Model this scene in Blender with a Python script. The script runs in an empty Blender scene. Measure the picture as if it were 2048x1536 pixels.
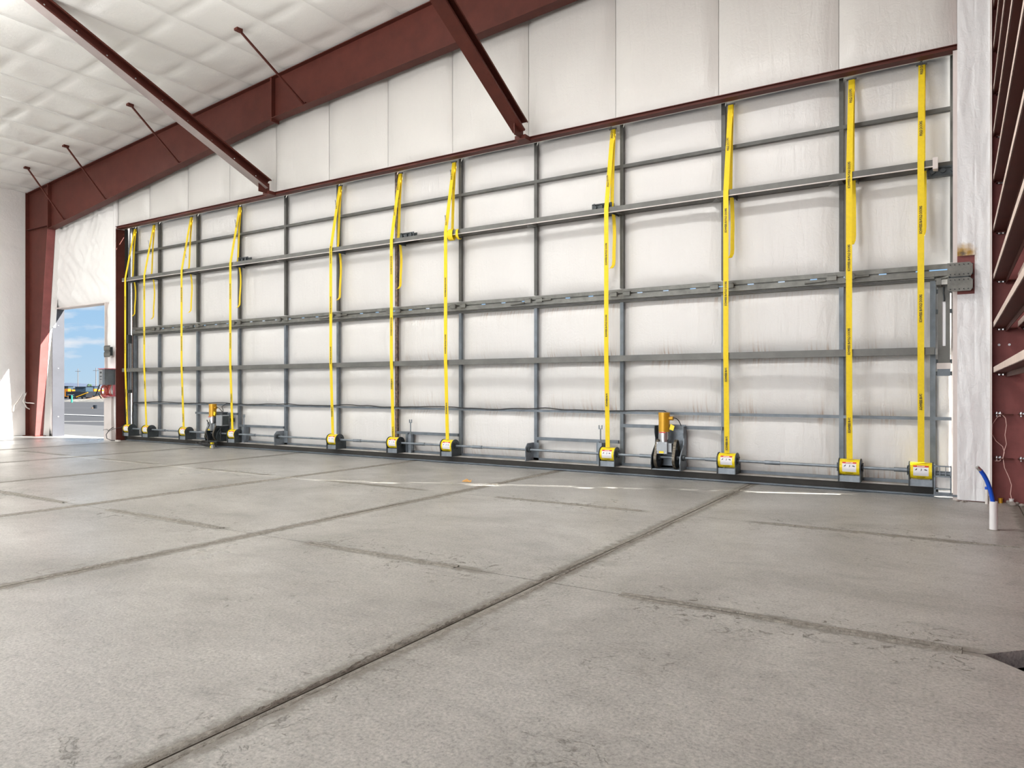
import bpy, bmesh, math, random
from mathutils import Vector, Matrix, noise
random.seed(7)
C = bpy.context.scene.collection
SC = bpy.context.scene
R = math.radians
PI = math.pi

# ------------------------------------------------------------------ camera
CAMH, FPX, YAW = 1.35, 1425.0, R(32)
cam = bpy.data.cameras.new('camera'); camo = bpy.data.objects.new('camera', cam); C.objects.link(camo)
camo.location = (0, 0, CAMH); camo.rotation_euler = (R(90), 0, YAW)
cam.sensor_width = 36; cam.lens = FPX / 2048 * 36; cam.shift_y = 8 / 2048
cam.clip_start = .05; cam.clip_end = 8000
SC.camera = camo
SC.view_settings.view_transform = 'Standard'; SC.view_settings.look = 'None'
SC.view_settings.gamma = 1; SC.view_settings.use_curve_mapping = False
SC.view_settings.exposure = 0.54

# ------------------------------------------------------------------ world
W = bpy.data.worlds.new('sky'); SC.world = W; W.use_nodes = True
nt = W.node_tree; nt.nodes.clear()
def N(nt, typ, ins=None, **kw):
    n = nt.nodes.new(typ)
    for k, v in kw.items(): setattr(n, k, v)
    for k, v in (ins or {}).items():
        if isinstance(v, bpy.types.NodeSocket): nt.links.new(v, n.inputs[k])
        else: n.inputs[k].default_value = v
    return n
def ramp(nt, fac, stops):
    n = nt.nodes.new('ShaderNodeValToRGB'); nt.links.new(fac, n.inputs[0])
    e = n.color_ramp.elements
    while len(e) < len(stops): e.new(.5)
    for el, (p, c) in zip(e, stops):
        el.position = p
        el.color = (c, c, c, 1) if not hasattr(c, '__len__') else (*c, 1)
    return n.outputs[0]
tc = N(nt, 'ShaderNodeTexCoord')
sx = N(nt, 'ShaderNodeSeparateXYZ', {0: tc.outputs['Generated']})
zc = N(nt, 'ShaderNodeMath', {0: sx.outputs[2], 1: 0.0}, operation='MAXIMUM')
skyc = ramp(nt, zc.outputs[0], [(0, (.50, .67, .82)), (.06, (.40, .62, .85)), (.2, (.27, .52, .84)), (1, (.14, .34, .70))])
mp = N(nt, 'ShaderNodeMapping', {0: tc.outputs['Generated'], 3: (2.2, 2.2, 9.0)})
cn = N(nt, 'ShaderNodeTexNoise', {'Vector': mp.outputs[0], 'Scale': 3.3, 'Detail': 7, 'Roughness': .55})
cm = ramp(nt, cn.outputs[0], [(.47, 0.0), (.60, .9)])
cl = N(nt, 'ShaderNodeMix', {0: cm, 6: skyc, 7: (.86, .87, .90, 1)}, data_type='RGBA')
bg = N(nt, 'ShaderNodeBackground', {0: cl.outputs[2], 1: 0.70})
wo = N(nt, 'ShaderNodeOutputWorld', {0: bg.outputs[0]})

# ------------------------------------------------------------------ lights
def lamp(name, typ, loc, direction, **kw):
    l = bpy.data.lights.new(name, typ); o = bpy.data.objects.new(name, l); C.objects.link(o)
    o.location = loc; o.rotation_euler = Vector(direction).to_track_quat('-Z', 'Y').to_euler()
    for k, v in kw.items(): setattr(l, k, v)
    return o
lamp('sun', 'SUN', (40, 30, 30), (-2.5, -1, -1.75), energy=18.0, angle=R(.53), color=(1, .96, .90))
# added area light behind the camera, fills the hangar from the back
lamp('back_fill_light', 'AREA', (-9.0, -8.6, 2.9), (0, 1, .85), energy=1250, shape='RECTANGLE',
     size=17, size_y=5.6, color=(1, .985, .965))

# added fill lamps, out of view under the roof (their housings are built below)
FILL_AT = [(-3.4, 6.0), (-8.2, 5.4), (-12.6, 3.2), (-18.6, 5.2)]
for (bx, by), (dn, up_) in zip(FILL_AT, ((125, 25), (60, 150), (25, 320), (140, 360))):
    lamp('fill_uplight', 'AREA', (bx, by, 7.03), (0, 0, 1), energy=up_, shape='RECTANGLE', size=1., size_y=.3, color=(1, .985, .96))
    lamp('fill_downlight', 'AREA', (bx, by, 6.86), (0, 0, -1), energy=dn, shape='RECTANGLE', size=1.2, size_y=.4, color=(1, .985, .96))

# ------------------------------------------------------------------ materials
def mat(name, col, rough=.5, metal=0., var=.12, scale=6., bump=0., bscale=40., stretch=(1, 1, 1), spec=.5, col2=None, var_stops=None):
    m = bpy.data.materials.new(name); m.use_nodes = True; t = m.node_tree; b = t.nodes['Principled BSDF']
    co = N(t, 'ShaderNodeTexCoord'); mp = N(t, 'ShaderNodeMapping', {0: co.outputs['Object'], 3: stretch})
    nz = N(t, 'ShaderNodeTexNoise', {'Vector': mp.outputs[0], 'Scale': scale, 'Detail': 6, 'Roughness': .6})
    a = tuple(c * (1 - var) for c in col); z = tuple(min(1, c * (1 + var)) for c in (col2 or col))
    rr = ramp(t, nz.outputs[0], [(.3, a), (.7, z)])
    t.links.new(rr, b.inputs['Base Color'])
    b.inputs['Roughness'].default_value = rough; b.inputs['Metallic'].default_value = metal
    b.inputs['Specular IOR Level'].default_value = spec
    if bump:
        n2 = N(t, 'ShaderNodeTexNoise', {'Vector': mp.outputs[0], 'Scale': bscale, 'Detail': 5, 'Roughness': .6})
        bp = N(t, 'ShaderNodeBump', {'Height': n2.outputs[0], 'Strength': bump, 'Distance': .02})
        t.links.new(bp.outputs[0], b.inputs['Normal'])
    return m

def vinyl(name, col, wr=.35, stain=0., rough=.33, fold=(9, 9, 1.6), dist=.03, scorch=None):
    """white reinforced insulation facing: long soft folds, fine creases, optional rust streaks near its edges"""
    m = bpy.data.materials.new(name); m.use_nodes = True; t = m.node_tree; b = t.nodes['Principled BSDF']
    co = N(t, 'ShaderNodeTexCoord')
    big = N(t, 'ShaderNodeTexNoise', {'Vector': co.outputs['Object'], 'Scale': .8, 'Detail': 3})
    base = ramp(t, big.outputs[0], [(.3, tuple(c * .95 for c in col)), (.7, col)])
    mp = N(t, 'ShaderNodeMapping', {0: co.outputs['Object'], 3: fold})
    f1 = N(t, 'ShaderNodeTexNoise', {'Vector': mp.outputs[0], 'Scale': .9, 'Detail': 6, 'Roughness': .55, 'Distortion': .6})
    f2 = N(t, 'ShaderNodeTexNoise', {'Vector': co.outputs['Object'], 'Scale': 9., 'Detail': 5, 'Roughness': .6, 'Distortion': 1.2})
    ab = N(t, 'ShaderNodeMath', {0: f2.outputs[0], 1: .5}, operation='SUBTRACT')
    ab2 = N(t, 'ShaderNodeMath', {0: ab.outputs[0]}, operation='ABSOLUTE')
    ab3 = N(t, 'ShaderNodeMath', {0: ab2.outputs[0], 1: -.5}, operation='MULTIPLY')
    sm = N(t, 'ShaderNodeMath', {0: f1.outputs[0], 1: ab3.outputs[0]}, operation='ADD')
    bp = N(t, 'ShaderNodeBump', {'Height': sm.outputs[0], 'Strength': wr, 'Distance': dist})
    t.links.new(bp.outputs[0], b.inputs['Normal'])
    b.inputs['Roughness'].default_value = rough
    out = base
    if stain:
        s = N(t, 'ShaderNodeSeparateXYZ', {0: co.outputs['Generated']})
        e1 = ramp(t, s.outputs[2], [(.0, 1.), (.16, .35), (.45, 0.), (.82, .1), (1., .9)])
        mp2 = N(t, 'ShaderNodeMapping', {0: co.outputs['Object'], 3: (26, 1, 1.1)})
        st = N(t, 'ShaderNodeTexNoise', {'Vector': mp2.outputs[0], 'Scale': 1.3, 'Detail': 5, 'Roughness': .65})
        st2 = ramp(t, st.outputs[0], [(.5, 0.), (.7, 1.)])
        pt = N(t, 'ShaderNodeTexNoise', {'Vector': co.outputs['Object'], 'Scale': 1.1, 'Detail': 2})
        pt2 = ramp(t, pt.outputs[0], [(.40, 0.), (.6, 1.)])
        m1 = N(t, 'ShaderNodeMath', {0: e1, 1: st2}, operation='MULTIPLY')
        m2 = N(t, 'ShaderNodeMath', {0: m1.outputs[0], 1: pt2}, operation='MULTIPLY')
        m3 = N(t, 'ShaderNodeMath', {0: m2.outputs[0], 1: stain}, operation='MULTIPLY', use_clamp=True)
        mx = N(t, 'ShaderNodeMix', {0: m3.outputs[0], 6: base, 7: (.42, .25, .13, 1)}, data_type='RGBA')
        out = mx.outputs[2]
    if scorch:
        vd = N(t, 'ShaderNodeVectorMath', {0: co.outputs['Object'], 1: scorch}, operation='DISTANCE')
        nz = N(t, 'ShaderNodeTexNoise', {'Vector': co.outputs['Object'], 'Scale': 14.})
        ad = N(t, 'ShaderNodeMath', {0: nz.outputs[0], 1: .12, 2: vd.outputs['Value']}, operation='MULTIPLY_ADD')
        r0 = N(t, 'ShaderNodeValToRGB', {0: ad.outputs[0]})
        el = r0.color_ramp.elements; el[0].position = .06; el[0].color = (.08, .05, .03, 1); el[1].position = .22; el[1].color = (1, 1, 1, 1)
        x = el.new(.12); x.color = (.55, .33, .08, 1)
        mx = N(t, 'ShaderNodeMix', {0: 1., 6: out, 7: r0.outputs[0]}, data_type='RGBA', blend_type='MULTIPLY')
        out = mx.outputs[2]
    t.links.new(out, b.inputs['Base Color'])
    return m

def concrete():
    m = bpy.data.materials.new('broom_concrete'); m.use_nodes = True; t = m.node_tree; b = t.nodes['Principled BSDF']
    co = N(t, 'ShaderNodeTexCoord'); V = co.outputs['Object']
    def mth(op, *a, **k): return N(t, 'ShaderNodeMath', dict(enumerate(a)), operation=op, **k).outputs[0]
    big = N(t, 'ShaderNodeTexNoise', {'Vector': V, 'Scale': .45, 'Detail': 5, 'Roughness': .6, 'Distortion': .5}).outputs[0]
    mpp = N(t, 'ShaderNodeMapping', {0: V, 2: (0, 0, .5), 3: (1.1, 2.0, 1)})
    swl = N(t, 'ShaderNodeTexNoise', {'Vector': mpp.outputs[0], 'Scale': 1.7, 'Detail': 9, 'Roughness': .72, 'Distortion': .9}).outputs[0]
    fine = N(t, 'ShaderNodeTexNoise', {'Vector': V, 'Scale': 60., 'Detail': 6, 'Roughness': .7}).outputs[0]
    c1 = ramp(t, big, [(.3, (.28, .267, .242)), (.66, (.485, .47, .438))])
    c2 = ramp(t, swl, [(.30, .78), (.45, .96), (.56, 1.02), (.72, 1.12)])
    mx = N(t, 'ShaderNodeMix', {0: 1., 6: c1, 7: c2}, data_type='RGBA', blend_type='MULTIPLY').outputs[2]
    c3 = ramp(t, fine, [(.32, .62), (.5, .97), (.68, 1.22)])
    mx = N(t, 'ShaderNodeMix', {0: 1., 6: mx, 7: c3}, data_type='RGBA', blend_type='MULTIPLY').outputs[2]
    fk = N(t, 'ShaderNodeTexNoise', {'Vector': V, 'Scale': 15., 'Detail': 9, 'Roughness': .8}).outputs[0]
    c4 = ramp(t, fk, [(.32, .55), (.42, .90), (.58, 1.0), (.70, 1.16)])
    mx = N(t, 'ShaderNodeMix', {0: 1., 6: mx, 7: c4}, data_type='RGBA', blend_type='MULTIPLY').outputs[2]
    # dried saw slurry along the cut joints
    s = N(t, 'ShaderNodeSeparateXYZ', {0: V})
    dx = mth('PINGPONG', mth('ADD', s.outputs[0], 2.45), 1.525)
    dy = mth('PINGPONG', mth('ADD', s.outputs[1], -4.33), 1.525)
    seg = mth('FLOORED_MODULO', mth('ADD', s.outputs[0], 2.45), 3.05)
    segm = mth('MULTIPLY', ramp_m(t, seg, .55, .8), ramp_m(t, seg, 2.75, 2.45))
    segm = mth('MULTIPLY', segm, ramp_m(t, s.outputs[1], 2.7, 2.9))   # the cross cuts start at the third row of slabs
    edge = N(t, 'ShaderNodeTexNoise', {'Vector': V, 'Scale': 9., 'Detail': 8, 'Roughness': .75}).outputs[0]
    eo = mth('MULTIPLY', mth('SUBTRACT', edge, .5), .22)
    mxj = ramp_m(t, mth('ADD', dx, eo), .12, .05)
    myj = mth('MULTIPLY', ramp_m(t, mth('ADD', dy, eo), .09, .03), segm)
    # scattered flakes of slurry beside the joints
    fl = N(t, 'ShaderNodeTexNoise', {'Vector': V, 'Scale': 7., 'Detail': 9, 'Roughness': .8, 'Distortion': 2.}).outputs[0]
    near = mth('MAXIMUM', mth('MULTIPLY', ramp_m(t, dx, .5, .05), .6), mth('MULTIPLY', ramp_m(t, dy, .6, .08), segm))
    flk = mth('MULTIPLY', ramp_m(t, fl, .56, .61), near)
    fb = N(t, 'ShaderNodeTexNoise', {'Vector': V, 'Scale': 1.1, 'Detail': 3}).outputs[0]
    flk2 = mth('MULTIPLY', mth('MULTIPLY', ramp_m(t, fl, .575, .63), ramp_m(t, fb, .50, .62)), .5)
    msk = mth('MAXIMUM', mth('MAXIMUM', mth('MULTIPLY', mth('MAXIMUM', mxj, myj), .78), mth('MULTIPLY', flk, .95)), flk2)
    mx = N(t, 'ShaderNodeMix', {0: msk, 6: mx, 7: (.15, .136, .11, 1)}, data_type='RGBA').outputs[2]
    t.links.new(mx, b.inputs['Base Color'])
    rr = N(t, 'ShaderNodeMapRange', {0: big, 1: .3, 2: .7, 3: .42, 4: .26}).outputs[0]
    t.links.new(mth('ADD', rr, mth('MULTIPLY', msk, .3)), b.inputs['Roughness'])
    h = mth('ADD', mth('MULTIPLY', swl, .5), mth('ADD', mth('MULTIPLY', fine, .5), mth('MULTIPLY', msk, edge)))
    bp = N(t, 'ShaderNodeBump', {'Height': h, 'Strength': .7, 'Distance': .01})
    t.links.new(bp.outputs[0], b.inputs['Normal'])
    return m
def ramp_m(t, v, a, b_):
    """0 at a, 1 at b_, smooth"""
    return N(t, 'ShaderNodeMapRange', {0: v, 1: a, 2: b_, 3: 0., 4: 1.}, interpolation_type='SMOOTHSTEP').outputs[0]

M = dict(
    concrete=concrete(),
    slurry=mat('saw_slurry', (.29, .27, .235), .9, var=.35, scale=25, bump=.9, bscale=70),
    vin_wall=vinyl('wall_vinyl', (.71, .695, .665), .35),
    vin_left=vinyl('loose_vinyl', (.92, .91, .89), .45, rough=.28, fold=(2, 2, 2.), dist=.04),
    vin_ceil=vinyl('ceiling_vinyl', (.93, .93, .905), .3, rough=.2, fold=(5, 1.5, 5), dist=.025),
    vin_strip=vinyl('column_wrap_vinyl', (.82, .82, .83), .5, rough=.25, fold=(7, 7, 1.6), scorch=(.06, 10.06, 2.95)),
    vin_door=vinyl('door_vinyl', (.75, .738, .72), .4, rough=.36),
    vin_door_st=vinyl('door_vinyl_rusty', (.75, .738, .72), .4, stain=1., rough=.36),
    sheet=mat('outer_sheeting', (.7, .7, .68), .6, var=.04),
    red=mat('red_oxide_primer', (.092, .023, .016), .55, var=.16, scale=3, bump=.05, spec=.25),
    redlt=mat('red_oxide_sheet', (.24, .075, .07), .55, var=.15, scale=4, bump=.05, spec=.3),
    flange=mat('lit_girt_flange', (.72, .58, .51), .5, var=.1, scale=3),  # lit inner face of the girts, its light put into a paler colour
    kflange=mat('lit_strut_flange', (.42, .36, .35), .4, metal=.3, var=.12, scale=3),  # light on the strut's left and lower faces put into the colour
    steel=mat('grey_door_steel', (.085, .085, .078), .5, metal=.15, var=.25, scale=5),
    dsteel=mat('shaded_rail_steel', (.04, .036, .03), .55, var=.25, scale=4),  # shadow behind the upper chord put into the rear rail's colour
    rpost=mat('rust_specked_steel', (.035, .033, .03), .55, var=.5, scale=22, col2=(.17, .11, .08)),
    steelb=mat('blue_grey_door_steel', (.15, .175, .2), .42, metal=.25, var=.25, scale=5),
    chord=mat('grey_chord_steel', (.13, .13, .12), .45, metal=.15, var=.2, scale=4),
    hinge=mat('hinge_steel', (.16, .16, .145), .45, metal=.3, var=.3, scale=7),
    tan=mat('dusty_lit_rail_top', (.36, .33, .29), .7, var=.25, scale=4, col2=(.40, .38, .36)),  # tan dust, with light from above put into the colour too
    rubber=mat('black_rubber', (.025, .023, .02), .7, var=.2),
    black=mat('black_plastic', (.02, .02, .022), .45, var=.2),
    yellow=mat('yellow_webbing', (.90, .66, .004), .5, var=.05, scale=30, bump=.3, bscale=200),
    ylab=mat('yellow_guard_paint', (.93, .72, .01), .35, var=.03),
    white=mat('white_print', (.85, .85, .88), .4, var=.02),
    redp=mat('red_print', (.62, .04, .03), .4, var=.05),
    ink=mat('black_ink', (.02, .018, .012), .5, var=.1),
    motor=mat('gold_motor_paint', (.62, .33, .02), .3, metal=.35, var=.06),
    silver=mat('bright_aluminium', (.62, .63, .64), .22, metal=.9, var=.08),
    gear=mat('grey_gearbox_paint', (.33, .35, .37), .35, metal=.3, var=.1),
    plate=mat('motor_bracket_steel', (.22, .25, .28), .4, metal=.4, var=.25, scale=8),
    dplate=mat('dark_bracket_steel', (.05, .06, .065), .45, metal=.3, var=.2, scale=8),
    chain=mat('roller_chain_steel', (.16, .14, .11), .35, metal=.7, var=.3, scale=60),
    jamb=mat('galvanised_jamb', (.065, .068, .08), .4, metal=.3, var=.12, scale=2),
    wjamb=mat('pale_trim', (.72, .66, .63), .45, var=.08, scale=2),
    pvc=mat('white_pvc', (.82, .80, .80), .35, var=.03),
    blue=mat('blue_hose', (.005, .09, .62), .35, var=.1),
    pink=mat('pink_wire', (.75, .50, .45), .5, var=.05),
    cord=mat('white_cord', (.75, .72, .68), .6, var=.1),
    asphalt=mat('lot_asphalt', (.036, .0355, .037), .8, var=.15, scale=.15, stretch=(1, 1, 1), bump=.2),
    apron=mat('outside_apron', (.105, .103, .1), .75, var=.08, scale=1),
    lotline=mat('white_line_paint', (.3, .3, .29), .6, var=.1),
    dirt=mat('tan_soil', (.20, .14, .095), .95, var=.25, scale=1.5, bump=1, bscale=4),
    gravel=mat('grey_gravel', (.10, .097, .087), .95, var=.35, scale=3, bump=1, bscale=9),
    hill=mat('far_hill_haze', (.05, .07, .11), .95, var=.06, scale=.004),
    orange=mat('machine_orange', (.40, .14, .006), .4, var=.05),
    mblack=mat('machine_black', (.012, .015, .02), .3, var=.2),
    glass=mat('tinted_glass', (.03, .05, .07), .05, var=.1),
    green=mat('green_post_paint', (.01, .2, .14), .5, var=.05),
    wood=mat('pole_wood', (.12, .10, .09), .8, var=.2),
    leafg=mat('dark_foliage', (.03, .06, .03), .9, var=.4),
    leaf=mat('dry_leaf', (.5, .27, .08), .7, var=.2, scale=40),
    soil=mat('pit_soil', (.075, .055, .035), .95, var=.4, scale=10, bump=1, bscale=20),
    rubble=mat('rubble', (.33, .29, .26), .9, var=.3, scale=14, bump=1, bscale=30),
    redwire=mat('red_wire', (.42, .07, .05), .5, var=.2, scale=30),
    pinktape=mat('pink_red_tape', (.6, .16, .2), .5, var=.2, scale=14),
    roofw=mat('far_roof', (.22, .23, .24), .6, var=.05),
)

# ------------------------------------------------------------------ helpers
class MB:
    """collects faces, then links them as ONE mesh object"""
    def __init__(s): s.v = []; s.f = []; s.sm = []; s.mi = []
    def add(s, vs, fs, smooth=False, mi=0):
        n = len(s.v); s.v += [tuple(v) for v in vs]
        for f in fs: s.f.append(tuple(i + n for i in f)); s.sm.append(smooth); s.mi.append(mi)
        return s
    def box(s, x0, x1, y0, y1, z0, z1, mi=0):
        vs = [(x, y, z) for z in (z0, z1) for y in (y0, y1) for x in (x0, x1)]
        return s.add(vs, [(0, 2, 3, 1), (4, 5, 7, 6), (0, 1, 5, 4), (2, 6, 7, 3), (0, 4, 6, 2), (1, 3, 7, 5)], mi=mi)
    def frame(s, p0, p1, up=(0, 0, 1)):
        p0, p1 = Vector(p0), Vector(p1); d = (p1 - p0).normalized(); up = Vector(up)
        if abs(d.dot(up)) > .99: up = Vector((0, 1, 0))
        a = d.cross(up).normalized(); b = a.cross(d).normalized()
        return p0, p1, a, b
    def bar(s, p0, p1, w, h, up=(0, 0, 1)):
        p0, p1, a, b = s.frame(p0, p1, up); vs = []
        for p in (p0, p1):
            for i, j in ((-1, -1), (1, -1), (1, 1), (-1, 1)): vs.append(p + a * (i * w / 2) + b * (j * h / 2))
        return s.add(vs, [(3, 2, 1, 0), (4, 5, 6, 7), (0, 1, 5, 4), (1, 2, 6, 5), (2, 3, 7, 6), (3, 0, 4, 7)])
    def cyl(s, p0, p1, r, n=16, r1=None, caps=True):
        p0, p1, a, b = s.frame(p0, p1); r1 = r if r1 is None else r1; vs = []
        for p, q in ((p0, r), (p1, r1)):
            for i in range(n):
                t = 2 * PI * i / n; vs.append(p + a * (math.cos(t) * q) + b * (math.sin(t) * q))
        s.add(vs, [(i, n + i, n + (i + 1) % n, (i + 1) % n)[::-1] for i in range(n)], True)
        if caps: s.add(vs[:n], [tuple(range(n))]); s.add(vs[n:], [tuple(range(n))[::-1]])
        return s
    def tube(s, pts, r, n=8):
        pts = [Vector(p) for p in pts]; rings = []
        up = Vector((0, 0, 1)); prev = None
        for i, p in enumerate(pts):
            d = (pts[min(i + 1, len(pts) - 1)] - pts[max(i - 1, 0)]).normalized()
            if prev is None:
                a = d.cross(up if abs(d.z) < .9 else Vector((0, 1, 0))).normalized()
            else: a = (prev - d * prev.dot(d)).normalized()
            prev = a; b = d.cross(a)
            rings.append([p + a * (math.cos(2 * PI * k / n) * r) + b * (math.sin(2 * PI * k / n) * r) for k in range(n)])
        vs = [v for rg in rings for v in rg]
        fs = [(i * n + k, i * n + (k + 1) % n, (i + 1) * n + (k + 1) % n, (i + 1) * n + k) for i in range(len(pts) - 1) for k in range(n)]
        s.add(vs, fs, True); s.add(rings[0], [tuple(range(n))[::-1]]); s.add(rings[-1], [tuple(range(n))])
        return s
    def ribbon(s, pts, w, th=.005, x=0., axis='x'):
        """flat band of width w (along x) following points (y, z) or (x, y, z)"""
        P = [Vector(p) if len(p) == 3 else Vector((x, p[0], p[1])) for p in pts]; vs = []
        for i, p in enumerate(P):
            d = (P[min(i + 1, len(P) - 1)] - P[max(i - 1, 0)]).normalized()
            a = Vector((1, 0, 0)); nrm = a.cross(d).normalized()
            for u, v in ((-w / 2, -th / 2), (w / 2, -th / 2), (w / 2, th / 2), (-w / 2, th / 2)): vs.append(p + a * u + nrm * v)
        fs = [(0, 1, 2, 3)]; n = len(P)
        for i in range(n - 1):
            for k in range(4): fs.append((i * 4 + k, (i + 1) * 4 + k, (i + 1) * 4 + (k + 1) % 4, i * 4 + (k + 1) % 4))
        fs.append(tuple((n - 1) * 4 + k for k in (3, 2, 1, 0)))
        return s.add(vs, fs)
    def prism(s, poly, axis, a0, a1):
        """polygon in the two other axes, extruded along axis from a0 to a1"""
        n = len(poly)
        def P(u, v, a): return {'x': (a, u, v), 'y': (u, a, v), 'z': (u, v, a)}[axis]
        vs = [P(u, v, a0) for u, v in poly] + [P(u, v, a1) for u, v in poly]
        return s.add(vs, [tuple(range(n)), tuple(range(2 * n - 1, n - 1, -1))] + [(i, (i + 1) % n, n + (i + 1) % n, n + i) for i in range(n)])
    def grid(s, nu, nv, fn, smooth=True):
        vs = [fn(i / nu, j / nv) for j in range(nv + 1) for i in range(nu + 1)]
        return s.add(vs, [(j * (nu + 1) + i, j * (nu + 1) + i + 1, (j + 1) * (nu + 1) + i + 1, (j + 1) * (nu + 1) + i) for j in range(nv) for i in range(nu)], smooth)
    def sphere(s, c, r, n=10, m=6, sc=(1, 1, 1)):
        return s.grid(n, m, lambda u, v: (c[0] + r * sc[0] * math.sin(PI * v) * math.cos(2 * PI * u), c[1] + r * sc[1] * math.sin(PI * v) * math.sin(2 * PI * u), c[2] - r * sc[2] * math.cos(PI * v)))
    def build(s, name, m, parent=None, fix=True):
        me = bpy.data.meshes.new(name)
        off = Vector((0, 0, 0)); p = parent
        while p is not None: off += p.location; p = p.parent
        me.from_pydata([tuple(Vector(v) - off) for v in s.v], [], s.f)
        ms = m if isinstance(m, (list, tuple)) else [m]
        for x in ms: me.materials.append(M[x] if isinstance(x, str) else x)
        me.polygons.foreach_set('use_smooth', s.sm); me.polygons.foreach_set('material_index', s.mi)
        if fix:
            bm = bmesh.new(); bm.from_mesh(me); bmesh.ops.recalc_face_normals(bm, faces=bm.faces); bm.to_mesh(me); bm.free()
        me.update()
        o = bpy.data.objects.new(name, me); C.objects.link(o)
        if parent is not None: o.parent = parent
        if name in ('bolt', 'loose_wire', 'wire_loops', 'cable_loops'): o['kind'] = 'stuff'
        return o
def tag(o, label=None, cat=None, group=None, kind=None):
    for k, v in (('label', label), ('category', cat), ('group', group), ('kind', kind)):
        if v: o[k] = v
    return o
def thing(name, label, cat, loc=(0, 0, 0), group=None, kind=None):
    o = bpy.data.objects.new(name, None); C.objects.link(o); o.location = loc; o.empty_display_size = .1
    return tag(o, label, cat, group, kind)
def dup(root, loc, label=None):
    def cp(o, par):
        c = o.copy(); C.objects.link(c); c.parent = par
        for ch in list(kids[o.name]): cp(ch, c)
        return c
    kids = {}
    def scan(o):
        kids[o.name] = [c for c in o.children]
        for c in kids[o.name]: scan(c)
    scan(root)
    r = cp(root, None); r.location = loc
    if label: r['label'] = label
    return r
CX, CY = 1024., 776.
def ray(u, v):
    k = (u - CX) / FPX
    return Vector((-math.sin(YAW) + math.cos(YAW) * k, math.cos(YAW) + math.sin(YAW) * k, (CY - v) / FPX))
def at_y(u, v, Y): d = ray(u, v); return Vector((0, 0, CAMH)) + d * (Y / d.y)       # measured point on the plane y = Y
def at_z(u, v, Z): d = ray(u, v); return Vector((0, 0, CAMH)) + d * ((Z - CAMH) / d.z)
def at_t(u, t, z):
    k = (u - CX) / FPX; d = ray(u, CY); p = d * t; p.z = z; return p
def nz(x, y, z=0.): return noise.noise(Vector((x, y, z)))
def roof(x): return 8.851 + .0875 * x
POST = [-16.957, -15.386, -13.85, -12.294, -10.717, -9.151, -7.63, -6.051, -4.484, -2.892, -1.317]

# text meshes (shared)
def text_mesh(s, size, bold=0.):
    c = bpy.data.curves.new('t', 'FONT'); c.body = s; c.size = size; c.align_x = 'CENTER'; c.align_y = 'CENTER'
    c.resolution_u = 2; c.offset = bold; c.extrude = 0.
    o = bpy.data.objects.new('t', c); C.objects.link(o); bpy.context.view_layer.update()
    me = bpy.data.meshes.new_from_object(o.evaluated_get(bpy.context.evaluated_depsgraph_get()))
    bpy.data.objects.remove(o); return me

# =================================================================== SETTING
# ---- floor: cast slabs with sawn joints
fl = thing('floor', 'grey concrete hangar floor cut into square slabs by sawn joints', 'floor', kind='structure')
XJ = [-22.4, -20.75, -17.70, -14.65, -11.60, -8.55, -5.50, -2.45, .60, 1.6]
YJ = [-9.2, -7.87, -4.82, -1.77, 4.33, 7.38, 10.42]
g = .005; dm = .48
for i in range(len(XJ) - 1):
    for j in range(len(YJ) - 1):
        x0, x1, y0, y1 = XJ[i] + g, XJ[i + 1] - g, YJ[j] + g, YJ[j + 1] - g
        gy = 0.
        if j == len(YJ) - 2: y1 = 10.62
        poly = [(x0, y0), (x1, y0), (x1, y1), (x0, y1)]
        # diamond block-out around (0.6, 4.33)
        if abs(XJ[i + 1] - .6) < .01 and abs(YJ[j + 1] - 4.33) < .01: poly = [(x0, y0), (x1, y0), (x1, y1 - dm), (x1 - dm, y1), (x0, y1)]
        if abs(XJ[i + 1] - .6) < .01 and abs(YJ[j] - 4.33) < .01: poly = [(x0, y0), (x1 - dm, y0), (x1, y0 + dm), (x1, y1), (x0, y1)]
        if abs(XJ[i] - .6) < .01 and abs(YJ[j + 1] - 4.33) < .01: poly = [(x0, y0), (x1, y0), (x1, y1), (x0 + dm, y1), (x0, y1 - dm)]
        if abs(XJ[i] - .6) < .01 and abs(YJ[j] - 4.33) < .01: poly = [(x0 + dm, y0), (x1, y0), (x1, y1), (x0, y1), (x0, y0 + dm)]
        MB().prism(poly, 'z', -.09, 0).build('slab', 'concrete', fl)
# bed below the slabs with the pit bottom
MB().box(-22.4, 1.6, -9.2, 10.62, -.5, -.42).build('sub_base', 'soil', fl)
def seam_fill():   # dark filler strip deep in each joint
    b = MB()
    for x in XJ[1:-1]:
        if abs(x - .6) < .01: b.box(x - g, x + g, -9.2, 4.33 - dm, -.085, -.02); b.box(x - g, x + g, 4.33 + dm, 10.6, -.085, -.02)
        else: b.box(x - g, x + g, -9.2, 10.6, -.085, -.02)
    for y in YJ[1:-1]:
        if abs(y - 4.33) < .01: b.box(-22.4, .6 - dm, y - g, y + g, -.085, -.02)
        else: b.box(-22.4, 1.6, y - g, y + g, -.085, -.02)
    o = b.build('joint_strip', 'soil', fl); o.name = 'joint_filler'
seam_fill()
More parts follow.
